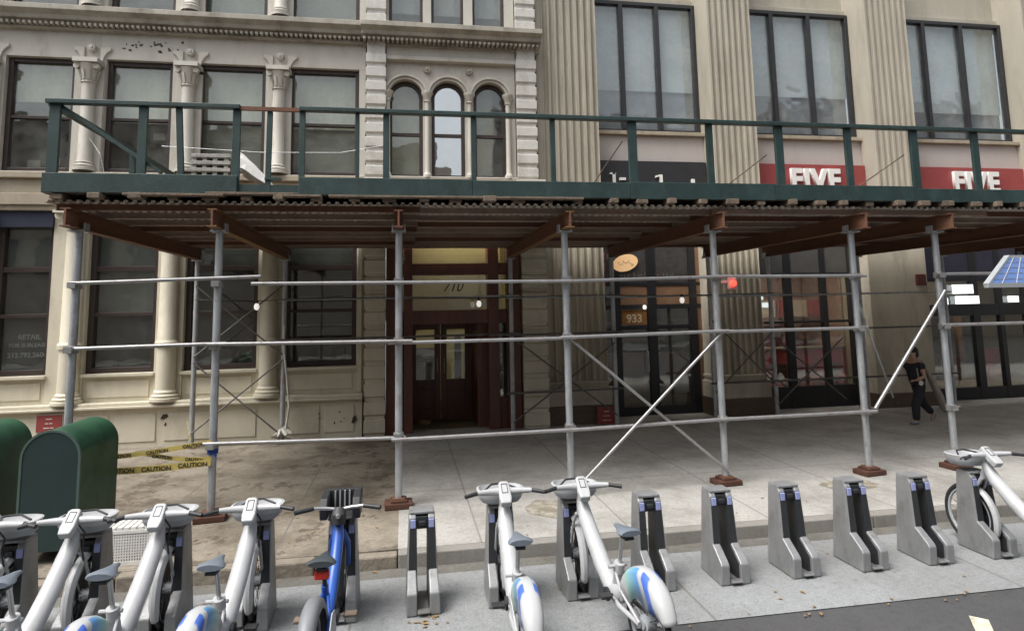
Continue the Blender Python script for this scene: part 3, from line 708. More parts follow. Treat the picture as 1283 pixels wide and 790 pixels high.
# ---- burger shop in the second bay
f = MB(); Y0 = 13.7
for xa, xb in ((7.9,8.08),(8.78,8.96),(9.72,9.86),(10.45,10.62)): f.box(xa, xb, Y0, Y0+.12, .13, 4.4)
f.box(8.08,10.45,Y0+.01,Y0+.11,3.14,3.24); f.box(8.08,10.45,Y0+.01,Y0+.11,.13,.62); f.box(8.08,10.45,Y0+.01,Y0+.1,2.06,2.12)
S2 = f.build('restaurant_shopfront', M['blackframe'], RB, bevel=.008)
MB().box(8.08,10.45,Y0+.06,Y0+.07,.6,3.14).build('pane', M['glass_lo'], S2)
MB().box(8.08,10.45,Y0+.03,Y0+.06,3.24,4.2).build('grey_panel', mat('dark grey panel', (.07,.066,.06), .7, 0, .2, 3), S2)
room(RB, 7.9, 12.12, 14.22, 18, .13, 4.2, M['interior_tan'])
MB().add([(10.6,14.21,.13),(12.12,14.21,.13),(12.12,14.21,4.2),(10.6,14.21,4.2)],[(0,1,2,3)]).build('partition', M['interior_tan'], RB, recalc=False)
rr = random.Random(2)
MB().box(8.0,12.0,16.0,16.4,.13,1.30).build('counter', M['interior_red'], RB, bevel=.01)
MB().box(8.0,12.0,15.97,16.45,1.302,1.34).build('counter_top', M['room'], RB)
for k in range(8):
    MB().box(8.05+.5*k,8.48+.5*k,16.9,16.95,2.15,2.62).build('menu_board', (M['red'],M['rag'],M['interior_red'],M['orange_sign'],M['rag'])[k%5], RB)
MB().box(8.0,12.1,17.9,17.95,.13,1.5).build('wall_band', M['interior_red'], RB)
for k in range(16):
    x = 8.0+rr.uniform(0,3.7); z = rr.uniform(1.4,1.95)
    MB().box(x,x+rr.uniform(.2,.4),17.2+.02*k,17.21+.02*k,z,z+rr.uniform(.15,.35)).build('wall_poster', (M['red'],M['rag'],M['interior_tan'],M['orange_sign'])[k%4], RB)
for k in range(9):
    x = 8.10+.42*k; y = 14.7+.25*(k%2)
    MB().box(x,x+.3,y,y+.3,.60,.64).box(x,x+.3,y+.27,y+.30,.64,1.0).box(x+.12,x+.18,y+.12,y+.18,.13,.6).build('chair', M['interior_red'] if k%3 else M['timber'], RB)
MB().box(9.2,10.6,15.2,15.7,3.75,3.79).build('ceiling_lamp', M['lamp_cool'], RB)
MB().box(8.10,8.26,Y0+.075,Y0+.09,2.62,2.74).box(8.12,8.40,Y0+.075,Y0+.09,2.44,2.55).build('lit_menu', M['screen_white'], S2)
# ---- third shopfront
f = MB(); Y0 = 13.7
for xa, xb in ((12.15,12.35),(12.98,13.10),(13.80,14.0),(14.55,14.68),(15.3,15.5)): f.box(xa, xb, Y0, Y0+.12, .13, 4.4)
f.box(12.35,15.4,Y0+.01,Y0+.11,2.98,3.08); f.box(12.35,15.4,Y0+.01,Y0+.11,2.14,2.42); f.box(12.35,15.4,Y0+.01,Y0+.11,.13,.42)
S3 = f.build('corner_shopfront', M['blackframe'], RB, bevel=.008)
MB().box(12.35,15.4,Y0+.06,Y0+.07,.42,2.98).build('pane', M['glass_lo'], S3)
MB().box(12.35,15.4,Y0+.03,Y0+.06,3.08,4.2).build('navy_panel', mat('dark navy panel', (.02,.018,.035), .7, 0, .4, 3), S3)
q = MB().box(13.26,13.84,Y0-.02,Y0+.0,2.68,2.90).box(13.32,13.98,Y0-.02,Y0+.0,2.43,2.62).box(12.95,13.10,Y0-.02,Y0-.002,2.42,2.58).box(14.82,15.12,Y0-.02,Y0,2.45,2.60)
q.build('lit_sign', M['screen_white'], S3)
q = MB().box(13.2,13.72,14.05,14.08,.55,1.15).build('poster', mat('orange red poster', (.5,.12,.05), .7, 0, .5, 9), S3)
MB().box(12.5,12.85,14.05,14.08,.5,1.3).build('poster', mat('dull red poster', (.22,.03,.03), .7, 0, .4, 9), S3)
q = MB().box(13.15,13.75,14.3,14.33,1.2,2.1).box(14.05,14.5,14.3,14.33,.6,2.1).build('poster', mat('grey poster', (.22,.2,.2), .7, 0, .4, 6), S3)
room(RB, 12.2, 20, 14.02, 18, .13, 4.2, M['room'])
for k in range(7): MB().box(12.6+.85*k,13.2+.85*k,17.2,17.6,.13,1.0+.5*(k%3)).build('display', (M['interior_red'],M['room_dark'],M['brown_panel'])[k%3], RB)
MB().box(13.6,16.5,16.0,16.3,3.7,3.74).build('ceiling_lamp', M['lamp_cool'], RB)
tag(MB().box(15.72,20,13.3,14.0,0,4.4).build('stone_wall', M['limestone_g'], RB))

# ================================================================== SIDEWALK SHED
PX = [-3.80,-2.23,-.065,2.12,4.25,6.40,7.79,9.95,12.1,14.3]; PY = 8.27; RY = 12.72
SH = thing('sidewalk_shed', (3,10.4,.13), 'scaffold sidewalk shed with green plywood parapet on steel posts along both shopfronts', 'scaffold')
def clamp(x, y, z, parent):
    MB().lathe((x,y,z), [(.05,-.045),(.064,-.04),(.064,.04),(.05,.045)], 12).bar((x+.035,y-.07,z),(x-.055,y-.07,z),.065,.07).tube([(x+.05,y-.03,z+.02),(x+.05,y-.11,z+.02)],.010,6).build('clamp', M['galv_lt'], parent)
rails = (2.885,2.14,.98)
for i, x in enumerate(PX):
    for y in (PY, RY):
        zb = .235 if y == PY else .135
        p = MB().tube([(x,y,zb),(x,y,3.52)], .045, 14).build('post', M['galv'], SH, smooth=True)
        MB().box(x-.075,x+.075,y-.075,y+.075,zb-.004,zb+.010).build('base_plate', M['rust'], p)
        u = MB().box(x-.09,x+.09,y-.09,y+.09,3.515,3.535); u.box(x-.085,x-.07,y-.06,y+.06,3.535,3.62); u.box(x+.07,x+.085,y-.06,y+.06,3.535,3.62)
        u.build('u_head', M['galv'], p)
        if y == PY and i < 7:
            for z in rails:
                if not (i == 0 and z < 1.5): clamp(x, y, z, p)
# cross rails, each length its own tube overlapping at the posts
def rail(p, q, r=.024, m='galv_lt', name='cross_rail'):
    return MB().tube([p, q], r, 10).build(name, M[m], SH, smooth=True)
FY = PY-.07
rail((-3.86,FY,2.905),(-1.72,FY,2.965)); rail((-1.82,FY-.05,2.875),(2.2,FY-.05,2.86)); rail((2.0,FY,2.86),(4.35,FY,2.90)); rail((4.15,FY-.05,2.90),(6.5,FY-.05,2.885)); rail((7.7,FY,2.90),(12.2,FY,2.9))
rail((-3.86,FY,2.15),(-2.1,FY,2.17)); rail((-2.3,FY-.05,2.165),(.1,FY-.05,2.14)); rail((-.2,FY,2.12),(2.2,FY,2.12)); rail((2.0,FY-.05,2.13),(4.35,FY-.05,2.16)); rail((4.15,FY,2.15),(6.5,FY,2.15)); rail((7.7,FY,2.16),(12.2,FY,2.16))
rail((-2.32,FY,1.01),(.02,FY,.965)); rail((-.15,FY-.05,.955),(2.2,FY-.05,.965)); rail((2.0,FY,.95),(4.35,FY,.99)); rail((4.15,FY-.05,.995),(6.5,FY-.05,1.0))
for x0, x1, z in ((-2.35,2.3,2.77),(-2.35,2.3,2.02),(2.0,4.4,2.74),(2.0,4.4,2.0),(4.1,8.0,2.72),(4.1,8.0,1.98),(2.0,4.4,.87),(6.3,12.2,2.7),(6.3,12.2,.9),(7.7,12.2,1.95)):
    rail((x0,RY-.07,z),(x1,RY-.07,z+.01), .021, 'galv_dk' if z < 2.5 else 'galv')
def brace(p, q, r=.02, m='galv_lt'): return rail(p, q, r, m, 'diagonal_brace')
brace((2.16,FY+.02,2.10),(4.28,FY+.02,.30)); brace((4.24,FY-.03,2.12),(2.24,FY-.03,.30))
brace((7.80,FY-.02,2.66),(6.50,FY-.02,1.03), .026); brace((6.45,PY+.06,2.6),(8.2,PY+1.6,.9), .016, 'galv')
for (xa, za, xb, zb) in ((-3.8,3.05,-2.25,1.75),(-3.8,1.75,-2.25,3.05),(-3.8,1.65,-2.25,.3),(-3.8,.38,-2.25,1.65),(2.12,1.95,4.25,.35),(2.12,.30,4.25,1.8),(6.4,2.2,7.79,.8),(6.4,.7,7.79,1.95),(7.79,1.8,9.4,.45),(7.79,.4,9.4,1.75)):
    brace((xa,RY-.05,za),(xb,RY-.05,zb), .015, 'galv_dk')
# main beams front to back (I section), purlins, corrugated deck, timbers
for i, x in enumerate(PX):
    b = MB()
    b.box(x-.011,x+.011,7.92,12.9,3.558,3.742)
    o = b.build('beam', M['rust'], SH)
    MB().box(x-.055,x+.055,7.92,12.9,3.542,3.557).box(x-.055,x+.055,7.92,12.9,3.742,3.755).build('flange', M['rust_edge'] if i in (1,3) else M['rust'], o)
for j in range(8):
    y = 8.15+j*.66; segs = ((-4.0,.2),(.0,4.4),(4.2,8.6),(8.4,16))
    for k, (xa, xb) in enumerate(segs):
        yy = y+(.07 if k % 2 else 0)
        b = MB(); b.box(xa,xb,yy-.025,yy+.025,3.757,3.765); b.box(xa,xb,yy-.005,yy+.005,3.765,3.82); b.box(xa,xb,yy-.025,yy+.025,3.82,3.828)
        b.build('purlin', M['purlin'] if (j+k) % 3 else M['rust'], SH)
b = MB(); n = 0; x = -4.08; pts = []
while x < 16:
    pts += [(x,3.832),(x+.035,3.832),(x+.05,3.862),(x+.085,3.862)]; x += .10
vs = [(p[0],8.02,p[1]) for p in pts]+[(p[0],12.95,p[1]) for p in pts]; k = len(pts)
b.add(vs, [(i,i+1,i+1+k,i+k) for i in range(k-1)])
b.build('corrugated_deck', M['corr'], SH, recalc=False)
rr = random.Random(11); x = -4.0
while x < 16:
    w = rr.uniform(.10,.17); h = rr.uniform(.05,.072); off = rr.uniform(-.06,.05)
    MB().box(x,x+w,7.93+off,12.9,3.864,3.866+h).build('timber_joist', M['timber'], SH, bevel=.008)
    x += .43+rr.uniform(-.06,.06)
MB().box(-4.08,16,8.0,12.95,3.94,3.962).build('deck_boards', M['timber'], SH)
for xa, xb, dz in ((-3.2,-2.1,0),(-2.3,-1.3,.02),(-1.5,-1.0,.0),(-.9,2.3,.0)):
    MB().box(xa,xb,7.88,7.99,3.90+dz,3.928+dz).build('edge_plank', M['timber'], SH, bevel=.006)
# green parapet panels
GY = 7.97
def panel(name, xa, xb, za, zb, ups, rail_z=5.015, drop=0):
    pn = MB().box(xa, xb, GY-.02, GY+.005, za, zb).build(name, M['green'], SH, bevel=.006)
    MB().box(xa-.01, xb+.01, GY-.035, GY+.06, rail_z-.032, rail_z+.024).build('top_rail', M['green'], pn, bevel=.008)
    for u in ups:
        xc, w = u[0], u[1]; lean = u[2] if len(u) > 2 else 0
        MB().bar((xc+lean,GY+.03,za+.02),(xc-lean,GY+.03,rail_z-.033), w, .045, up=(0,1,0)).build('upright', M['green'], pn, bevel=.005)
    return pn
p1 = panel('parapet_panel', -4.08, -1.97, 3.935, 4.165, ((-4.0,.12),(-3.05,.10),(-2.63,.07,.03),(-2.0,.09)))
MB().bar((-3.95,GY+.085,4.97),(-2.85,GY+.085,4.20), .04, .085, up=(0,1,0)).build('brace', M['green'], p1)
p2 = panel('parapet_panel', -1.26, .86, 3.935, 4.155, ((-1.235,.07),(-.57,.045),(-.22,.075)))
p3 = panel('parapet_panel', .862, 2.96, 3.93, 4.145, ((.885,.065),(1.93,.065)))
p4 = panel('parapet_panel', 2.962, 5.06, 3.925, 4.155, ((3.03,.12),(4.14,.095)))
p5 = panel('parapet_panel', 5.062, 7.26, 3.93, 4.15, ((5.18,.12),(6.26,.10)))
p6 = panel('parapet_panel', 7.262, 9.5, 3.925, 4.12, ((7.33,.12),(8.36,.11),(9.42,.06)))
p7 = panel('parapet_panel', 9.502, 16, 3.925, 4.12, ((9.6,.12),(11.7,.12),(13.8,.12)))
MB().box(-1.968,-1.262,GY+.02,GY+.045,3.97,4.06).build('kick_board', M['green'], SH)
MB().box(-1.968,-1.262,GY-.01,GY+.035,4.975,5.02).build('rusty_rail', M['rust'], SH)
MB().bar((-1.63,GY+.04,3.95),(-1.62,GY+.04,4.975), .06, .05, up=(0,1,0)).box(-1.66,-1.48,GY,GY+.1,4.12,4.15).build('upright', M['green'], SH)
# left end of the parapet
pe = MB().box(-4.085,-4.06,GY+.03,12.9,3.935,4.165).build('end_panel', M['green'], SH)
MB().box(-4.10,-4.03,GY+.06,12.9,4.97,5.04).build('top_rail', M['green'], pe)
for yy in (10.3,12.82): MB().box(-4.10,-4.03,yy,yy+.08,4.165,4.97).build('upright', M['green'], pe)
# tie wires on the deck
MB().tube([(-3.9,8.6,4.75),(-3.72,8.5,4.52),(-3.55,8.4,3.97)], .005, 6).build('guy_wire', M['galv_lt'], SH)
w = MB().tube([(-3.3,9.3,4.84),(-2.0,9.3,4.78),(-.9,9.3,4.80),(-.3,9.3,4.92)], .0045, 6)
w.build('guy_wire', M['galv'], SH)
for xa, za, xb, zb in ((2.60,4.05,2.93,4.75),(4.55,4.05,5.05,4.6),(6.7,4.0,7.25,4.65)):
    MB().tube([(xa,9.2,za),(xb,8.1,zb)], .009, 6).build('guy_wire', M['timber'], SH)
# electric string under the deck
MB().tube([(-3.8,RY-.11,2.80),(-2.7,RY-.11,2.76),(-.5,RY-.11,2.79),(1.45,RY-.11,2.74),(3.6,RY-.11,2.77),(5.7,RY-.11,2.72),(7.8,RY-.11,2.75)], .008, 6).build('lamp_cable', M['blackplastic'], SH)
lamps = ['bare white bulb hanging near the column left of the recessed doors', 'bare white bulb hanging in front of the house entrance transom', 'bare white bulb hanging in front of the bar shopfront']
for i, (x, z) in enumerate(((-2.71,2.66),(1.46,2.64),(5.72,2.64))):
    t = thing('hanging_bulb', (x,RY-.11,z-.1), lamps[i], 'light bulb', 'work bulbs hanging under the shed')
    MB().lathe((x,RY-.11,z), [(.0,-.075),(.035,-.06),(.05,-.02),(.045,.02),(.022,.055)], 14).build('bulb', M['bulb'], t, smooth=True)
    MB().lathe((x,RY-.11,z), [(.024,.052),(.03,.06),(.03,.115),(.0,.118)], 10).build('socket', M['blackplastic'], t, smooth=True)
t = thing('warning_lamp', (4.40,8.12,2.72), 'small red warning lamp clipped to the upper rail beside a shed post', 'lamp')
MB().lathe((4.42,8.10,2.80), [(0,-.045),(.038,-.04),(.048,0),(.04,.035),(0,.04)], 16, axis='y').build('lens', M['redlens'], t, smooth=True)
MB().box(4.36,4.48,8.10,8.15,2.72,2.88).box(4.27,4.36,8.12,8.15,2.80,2.84).build('housing', mat('pale red housing', (.45,.2,.18), .5), t, bevel=.01)
# timber sole blocks under the front posts
bl = ['dark red timber block under the post behind the white bikes on the left', 'timber block under the post left of the empty dock by the house entrance',
      'timber block under the post behind the white bike with the turned rear fender', 'timber block under the post where the two crossing braces meet the right side',
      'timber block under the post left of the walking person', 'timber block under the post right of the walking person']
for i, x in enumerate(PX[1:7]):
    t = thing('timber_block', (x,PY,.13), bl[i], 'block', 'sole blocks under the shed posts')
    b = MB(); a = (.12,.04,-.05,.10,.12,.06)[i]
    Mx = Matrix.Translation((x,PY,0)) @ Matrix.Rotation(a,4,'Z')
    b.merge(MB().box(-.17,.17,-.13,.13,.132,.200), Mx); b.build('lower_block', M['timber_red'], t, bevel=.008)
    b = MB().merge(MB().box(-.10,.10,-.10,.10,.201,.230), Mx); b.build('upper_block', M['timber_red'], t, bevel=.006)

# things lying on the deck
t = thing('pallet', (-2.35,8.42,3.963), 'weathered pale pallet of slats on the shed deck behind the green railing', 'pallet')
b = MB()
for k in range(6): b.box(-2.58,-2.12,8.22,8.62,4.0+.088*k,4.045+.088*k)
b.build('slats', M['rag'], t, bevel=.004)
b = MB()
for x in (-2.57,-2.45,-2.33,-2.20): b.box(x,x+.05,8.24,8.60,3.963,4.49)
b.build('uprights', M['rag'], t)
b = MB(); rr = random.Random(4); nx, ny = 9, 7
for j in range(ny):
    for i in range(nx):
        u, v_ = i/(nx-1), j/(ny-1)
        hgt = .60*max(0,1-u**1.25)*math.sin(PI*(.22+.6*v_))
        b.v.append((-2.08+.55*u, 8.2+.5*v_, 3.964+max(0,hgt)+rr.uniform(0,.03)))
for j in range(ny-1):
    for i in range(nx-1): a = j*nx+i; b.f.append((a,a+1,a+nx+1,a+nx))
so = MB(); so.v = b.v; so.f = b.f
o = so.build('tarpaulin', mat('white tarpaulin', (.70,.69,.66), .7, 0, .1, 6, .2, 12), recalc=False)
sm = o.modifiers.new('Solid','SOLIDIFY'); sm.thickness = .01
tag(o, 'crumpled white tarpaulin heaped on the shed deck beside the slatted pallet', 'tarpaulin')

# ================================================================== caution tape, rags
def tape(p, q, h, label, roll=0, n=3, txt=True):
    p = Vector(p); q = Vector(q); d = (q-p); L_ = d.length; d.normalize()
    t = thing('caution_tape', p, label, 'tape', 'caution tape strung at the left end of the shed')
    up = Vector((0,0,1)); up = (up-d*up.dot(d)).normalized(); nrm = d.cross(up)
    b = MB(); N_ = 16; pts = []
    for i in range(N_+1):
        u = i/N_; c = p+d*L_*u - Vector((0,0,.03*math.sin(PI*u))); tw = roll*math.sin(u*PI*1.5)
        w = up*math.cos(tw)+nrm*math.sin(tw)
        b.v += [tuple(c-w*h/2), tuple(c+w*h/2)]
    for i in range(N_): b.f.append((2*i,2*i+2,2*i+3,2*i+1))
    o = b.build('strip', M['tape'], t, recalc=False)
    sm = o.modifiers.new('Solid','SOLIDIFY'); sm.thickness = .002
    for k in range(n):
        u = (k+.5)/n; c = p+d*L_*u - Vector((0,0,.03*math.sin(PI*u)))
        Mx = Matrix(((d.x,up.x,-nrm.x*-1,0),(d.y,up.y,nrm.y,0),(d.z,up.z,nrm.z,0),(0,0,0,1)))
        Mx = Matrix.Translation(c-up*h*.34+nrm*.006) @ Mx
        text('lettering', 'CAUTION', h*.95, 0,0,0, .001, M['tape_black'], t, align='CENTER', M=Mx, bold=.002)
    return t
tape((-3.80,8.21,.90),(-2.23,8.21,1.03), .055, 'upper yellow caution tape rising to the post behind the mailbox', n=4)
tape((-3.80,8.215,.775),(-2.23,8.20,.80), .075, 'lowest and broadest yellow caution tape between mailbox and post', n=4)
tape((-2.95,8.23,.93),(-2.23,8.225,.835), .05, 'short yellow caution tape slanting down between the other two tapes', n=2)
tape((-3.85,12.6,.62),(-2.5,8.34,1.05), .04, 'thin yellow caution tape running back towards the column base', n=3)
o = MB().lathe((-2.23,PY,.93), [(.048,-.05),(.062,-.045),(.066,0),(.060,.05),(.048,.055)], 12).bar((-2.21,PY-.06,.93),(-2.17,PY-.075,.86),.03,.012).build('blue_tie', M['bluecloth'], smooth=True)
tag(o, 'blue tie knotted round the post below the caution tape', 'tie')
b = MB(); rr = random.Random(9)
for k in range(9):
    a = k*.8; b.tube([(-2.23+.05*math.cos(a),RY+.05*math.sin(a),.22+.03*k),(-2.23+.16*math.cos(a+.5),RY-.07+.1*math.sin(a+.5),.20+.02*k),(-2.23+.06*math.cos(a+1.1),RY+.06*math.sin(a+1.1),.14+.035*k)], [.03,.035,.02], 8)
b.tube([(-2.16,RY-.06,.35),(-2.10,RY-.08,.8),(-2.15,RY-.07,1.3),(-2.22,RY-.06,1.9),(-2.22,RY-.05,2.3)], .02, 8)
tag(b.build('rope', M['rag'], smooth=True), 'pale rope and rags tied around the rear post foot left of the entrance', 'rope')
t = thing('paper_bag', (.42,13.95,.15), 'crumpled tan paper lying on the doorstep of the dark red doors', 'paper')
b = MB().lathe((.42,13.95,.15), [(.0,.0),(.13,.01),(.16,.04),(.08,.07),(.0,.06)], 9)
b.v = [(x+rr.uniform(-.03,.03), y+rr.uniform(-.03,.03), max(.151, z+rr.uniform(-.01,.02))) for x,y,z in b.v]
b.build('crumpled_paper', mat('tan paper', (.30,.20,.12), .9, 0, .2, 9), t)

# red signs at the foot of the walls
for x0, x1, z0, z1, y, lab in ((-6.46,-6.05,.50,.79,12.92,'small red notice on a post by the left building wall, seen above the mailboxes'),
                             (3.92,4.26,.15,.47,12.90,'small red notice standing against the fluted pilaster base')):
    t = thing('red_notice', ((x0+x1)/2,y,z0 if z0 < .2 else .13), lab, 'sign')
    s = MB().box(x0,x1,y,y+.015,z0,z1).build('board', M['red'], t, bevel=.004)
    MB().box(x0-.02,x1+.02,y+.016,y+.026,z0-.02 if z0 > .2 else z0,z1+.02).build('border', M['rag'] if z0 > .2 else M['red'], t)
    for k in range(3):
        text('lettering', ('FIRE','NO','STANDING')[k] if False else ('—','– –','— –')[k], (z1-z0)*.3, (x0+x1)/2, y-.004, z1-(z1-z0)*(.30+.27*k), .003, M['white_letter'], s, align='CENTER', bold=.004)
    if z0 > .2: MB().box((x0+x1)/2-.02,(x0+x1)/2+.02,y+.03,y+.06,.13,z1).build('stake', M['galv'], t)

# ================================================================== MAILBOXES
def mailbox(x0, x1, y0, y1, ztop, label):
    t = thing('mailbox', ((x0+x1)/2,(y0+y1)/2,.13), label, 'mailbox', 'green relay mailboxes')
    xc = (x0+x1)/2; r = (x1-x0)/2; zs = ztop-r; n = 20
    prof = [(x0,.25),(x1,.25)] + [(xc+r*math.cos(PI*k/n), zs+r*math.sin(PI*k/n)) for k in range(n+1)]
    MB().prism(prof, y0+.02, y1, 'y').build('body', M['mailgreen'], t, bevel=.008, smooth=True)
    prof2 = [(x0+.012,.26),(x1-.012,.26)] + [(xc+(r-.012)*math.cos(PI*k/n), zs+(r-.012)*math.sin(PI*k/n)) for k in range(n+1)]
    d = MB().prism(prof2, y0+.006, y0+.02, 'y').build('door', M['mail_dark'], t)
    rm = MB()
    for k in range(n):
        t0, t1 = PI*k/n, PI*(k+1)/n
        P = lambda rr_,tt,y: (xc+rr_*math.cos(tt), y, zs+rr_*math.sin(tt))
        rm.add([P(r-.014,t0,y0),P(r-.014,t1,y0),P(r+.008,t1,y0),P(r+.008,t0,y0),P(r-.014,t0,y0+.03),P(r-.014,t1,y0+.03),P(r+.008,t1,y0+.03),P(r+.008,t0,y0+.03)], [(0,1,2,3),(7,6,5,4),(0,4,5,1),(2,3,7,6)])
    rm.box(x0-.008,x0+.014,y0,y0+.03,.25,zs); rm.box(x1-.014,x1+.008,y0,y0+.03,.25,zs)
    rm.build('door_rim', mat('worn green rim', (.06,.10,.085), .45), t)
    for sx in (x0+.05,x1-.05):
        for sy in (y0+.08,y1-.06): MB().box(sx-.025,sx+.025,sy-.025,sy+.025,.13,.25).build('leg', M['mail_dark'], t)
    return t
mailbox(-3.70,-3.17,7.16,8.05,1.40,'green round-topped mailbox with a dark door, right one of the pair')
mailbox(-4.62,-4.07,7.22,8.10,1.42,'green round-topped mailbox cut off by the left edge, left one of the pair')
# white slatted crate on the pavement edge
t = thing('crate', (-2.66,7.15,.13), 'upturned white slatted plastic crate standing at the curb beside the mailbox', 'crate')
b = MB()
for k in range(7): b.box(-2.86+.062*k,-2.86+.062*k+.052,7.0,7.36,.455,.485)
b.build('slatted_top', M['crate'], t, bevel=.006)
b = MB()
b.box(-2.87,-2.42,6.99,7.37,.425,.454)
for xx in (-2.87,-2.445): b.box(xx,xx+.025,6.99,7.37,.132,.425)
for yy in (6.99,7.345): b.box(-2.845,-2.445,yy,yy+.02,.132,.17)
for k in range(17): b.box(-2.84+.0235*k,-2.84+.0235*k+.012,6.995,7.012,.17,.425)
for k in range(9): b.box(-2.845,-2.445,6.996,7.01,.19+.026*k,.202+.026*k)
b.box(-2.845,-2.445,7.20,7.21,.15,.425)
b.build('mesh_sides', M['crate'], t)

# ================================================================== DOCKS
DK0, DKP, DKY = .16, .685, 5.66
def dkx(k): return DK0+DKP*k+max(0,k-2)*.026+{-4:.07,-5:.20}.get(k,0)
def make_dock():
    t = thing('bike_dock', (0,0,0), 'tmp', 'bike dock', 'bike docks along the curb')
    H_ = .755
    def wx(z): return .142-.032*(z/H_)
    prof = [(0,0),(-.005,.17),(.015,.195),(.125,.275),(.165,.30),(.205,.715),(.225,.745),(.25,.755),(.375,.755),(.395,.74),(.425,0)]
    for sx in (-1,1):
        b = MB(); n = len(prof); inner = .052
        vs = [(sx*wx(z),y,z) for y,z in prof]+[(sx*inner,y,z) for y,z in prof]
        b.add(vs, [tuple(range(n)), tuple(range(2*n-1,n-1,-1))]+[(i,i+n,(i+1)%n+n,(i+1)%n) for i in range(n)])
        s = b.build('side_shell', M['dock'], t, bevel=.010)
        pin = [(.03,.03),(.03,.17),(.14,.26),(.185,.30),(.225,.72),(.39,.72),(.41,.03)]
        MB().prism(pin, sx*.0515, sx*.046, 'x').build('liner', M['dock_dark'], s)
        q = MB(); q.v = [(sx*.048,.163,.296),(sx*.118,.163,.296),(sx*.106,.2015,.70),(sx*.048,.2015,.70),(sx*.048,.19,.296),(sx*.118,.19,.296),(sx*.106,.22,.70),(sx*.048,.22,.70)]
        q.f = [(0,1,2,3),(7,6,5,4),(0,4,5,1),(1,5,6,2),(2,6,7,3),(3,7,4,0)]; q.build('front_liner', M['dock_dark'], s)
        MB().box(sx*.056, sx*.102, .191, .205, .635, .705).build('label_plate', M['dock_label'], s, bevel=.004)
    MB().box(-.0515,.0515,.215,.385,.62,.725).box(-.03,.03,.19,.22,.65,.69).build('latch_head', M['dock_dark'], t, bevel=.008)
    MB().box(-.108,.108,.218,.39,.742,.768).build('top_cap', M['dock'], t, bevel=.008)
    MB().box(-.0515,.0515,.01,.42,.0,.03).build('wheel_tray', M['dock'], t, bevel=.006)
    MB().box(-.05,.05,-.03,.03,.031,.045).build('tray_lip', M['silver'], t)
    return t
dock_labels = ['grey bike dock at the far left holding a white bike', 'grey bike dock holding the white bike in front of the mailboxes', 'grey bike dock holding the white bike beside the upturned crate',
  'grey bike dock holding the white bike left of the blue bike', 'grey bike dock holding the blue bike', 'empty grey bike dock right of the blue bike, seen straight on',
  'grey bike dock holding the white bike right of the lone empty dock', 'grey bike dock holding the white bike beside the row of empty docks',
  'empty grey bike dock partly behind the saddle of a white bike', 'second empty grey dock in the right-hand row, in front of the timber block', 'middle empty grey dock of the right-hand row',
  'empty grey bike dock second from the white bike at the right edge', 'empty grey bike dock next to the white bike at the right edge', 'grey bike dock holding the white bike at the right edge']
proto = make_dock()
docks = {}
for i, k in enumerate(range(-5, 9)):
    d = proto if i == 0 else copy_tree(proto)
    d.location = (dkx(k), DKY, 0); d.rotation_euler = (0,0,R(random.Random(k).uniform(-1.5,1.5)))
    d['label'] = dock_labels[i]; docks[k] = d

# ================================================================== BIKES
WR = .305
def torus(c, R_, r, n=40, m=10, sq=1.0):
    prof = [(R_+r*math.cos(2*PI*i/m), r*sq*math.sin(2*PI*i/m)) for i in range(m+1)]
    return MB().lathe(c, prof, n, axis='x')
def wheel(t, y, name, hub_r=.03, rim_m='bikegrey'):
    c = (0,y,WR); q = WR-.055
    w = torus(c, WR-.026, .026, 40, 10, .8).build(name, M['rubber'], t, smooth=True)
    MB().lathe(c, [(q+.006,-.014),(q-.010,-.012),(q-.018,0),(q-.010,.012),(q+.006,.014)], 36, axis='x').build('rim', M[rim_m], w, smooth=True)
    s = MB()
    for k in range(20):
        a = 2*PI*k/20; sx = .02 if k % 2 else -.02; d = .12*(1 if k%4<2 else -1)
        s.tube([(sx,y+.02*math.cos(a),WR+.02*math.sin(a)),(0,y+(q-.014)*math.cos(a+d),WR+(q-.014)*math.sin(a+d))], .0024, 4)
    s.build('spokes', M['blackplastic'], w)
    MB().lathe(c, [(0,-.05),(hub_r*.6,-.05),(hub_r*.6,-.04),(hub_r,-.035),(hub_r,.035),(hub_r*.6,.04),(hub_r*.6,.05),(0,.05)], 14, axis='x').build('hub', M['bikegrey'], w, smooth=True)
    return w
def fender_arc(y, r, w, a0, a1, n=24, drop=.02, side=0):
    """curved shell following the wheel; angles from +y going up; side pieces shrink to nothing at both ends"""
    b = MB(); m = 8
    for i in range(n+1):
        u = i/n; a = a0+(a1-a0)*u; sd_ = side*min(1, 5*u, 5*(1-u)); ww = w*(.72+.28*min(1, 6*u, 6*(1-u)))
        prof = [(-ww*.96,-drop-sd_),(-ww,-drop*.6),(-ww*.75,.004),(-ww*.35,.016),(ww*.35,.016),(ww*.75,.004),(ww,-drop*.6),(ww*.96,-drop-sd_)]
        for (x, dr) in prof: b.v.append((x, y+(r+dr)*math.cos(a), WR+(r+dr)*math.sin(a)))
    for i in range(n):
        for j in range(m-1): b.f.append((i*m+j,i*m+j+1,(i+1)*m+j+1,(i+1)*m+j))
    return b
def solid(o, th=.006):
    s = o.modifiers.new('Solid','SOLIDIFY'); s.thickness = th; s.offset = -1
    return o
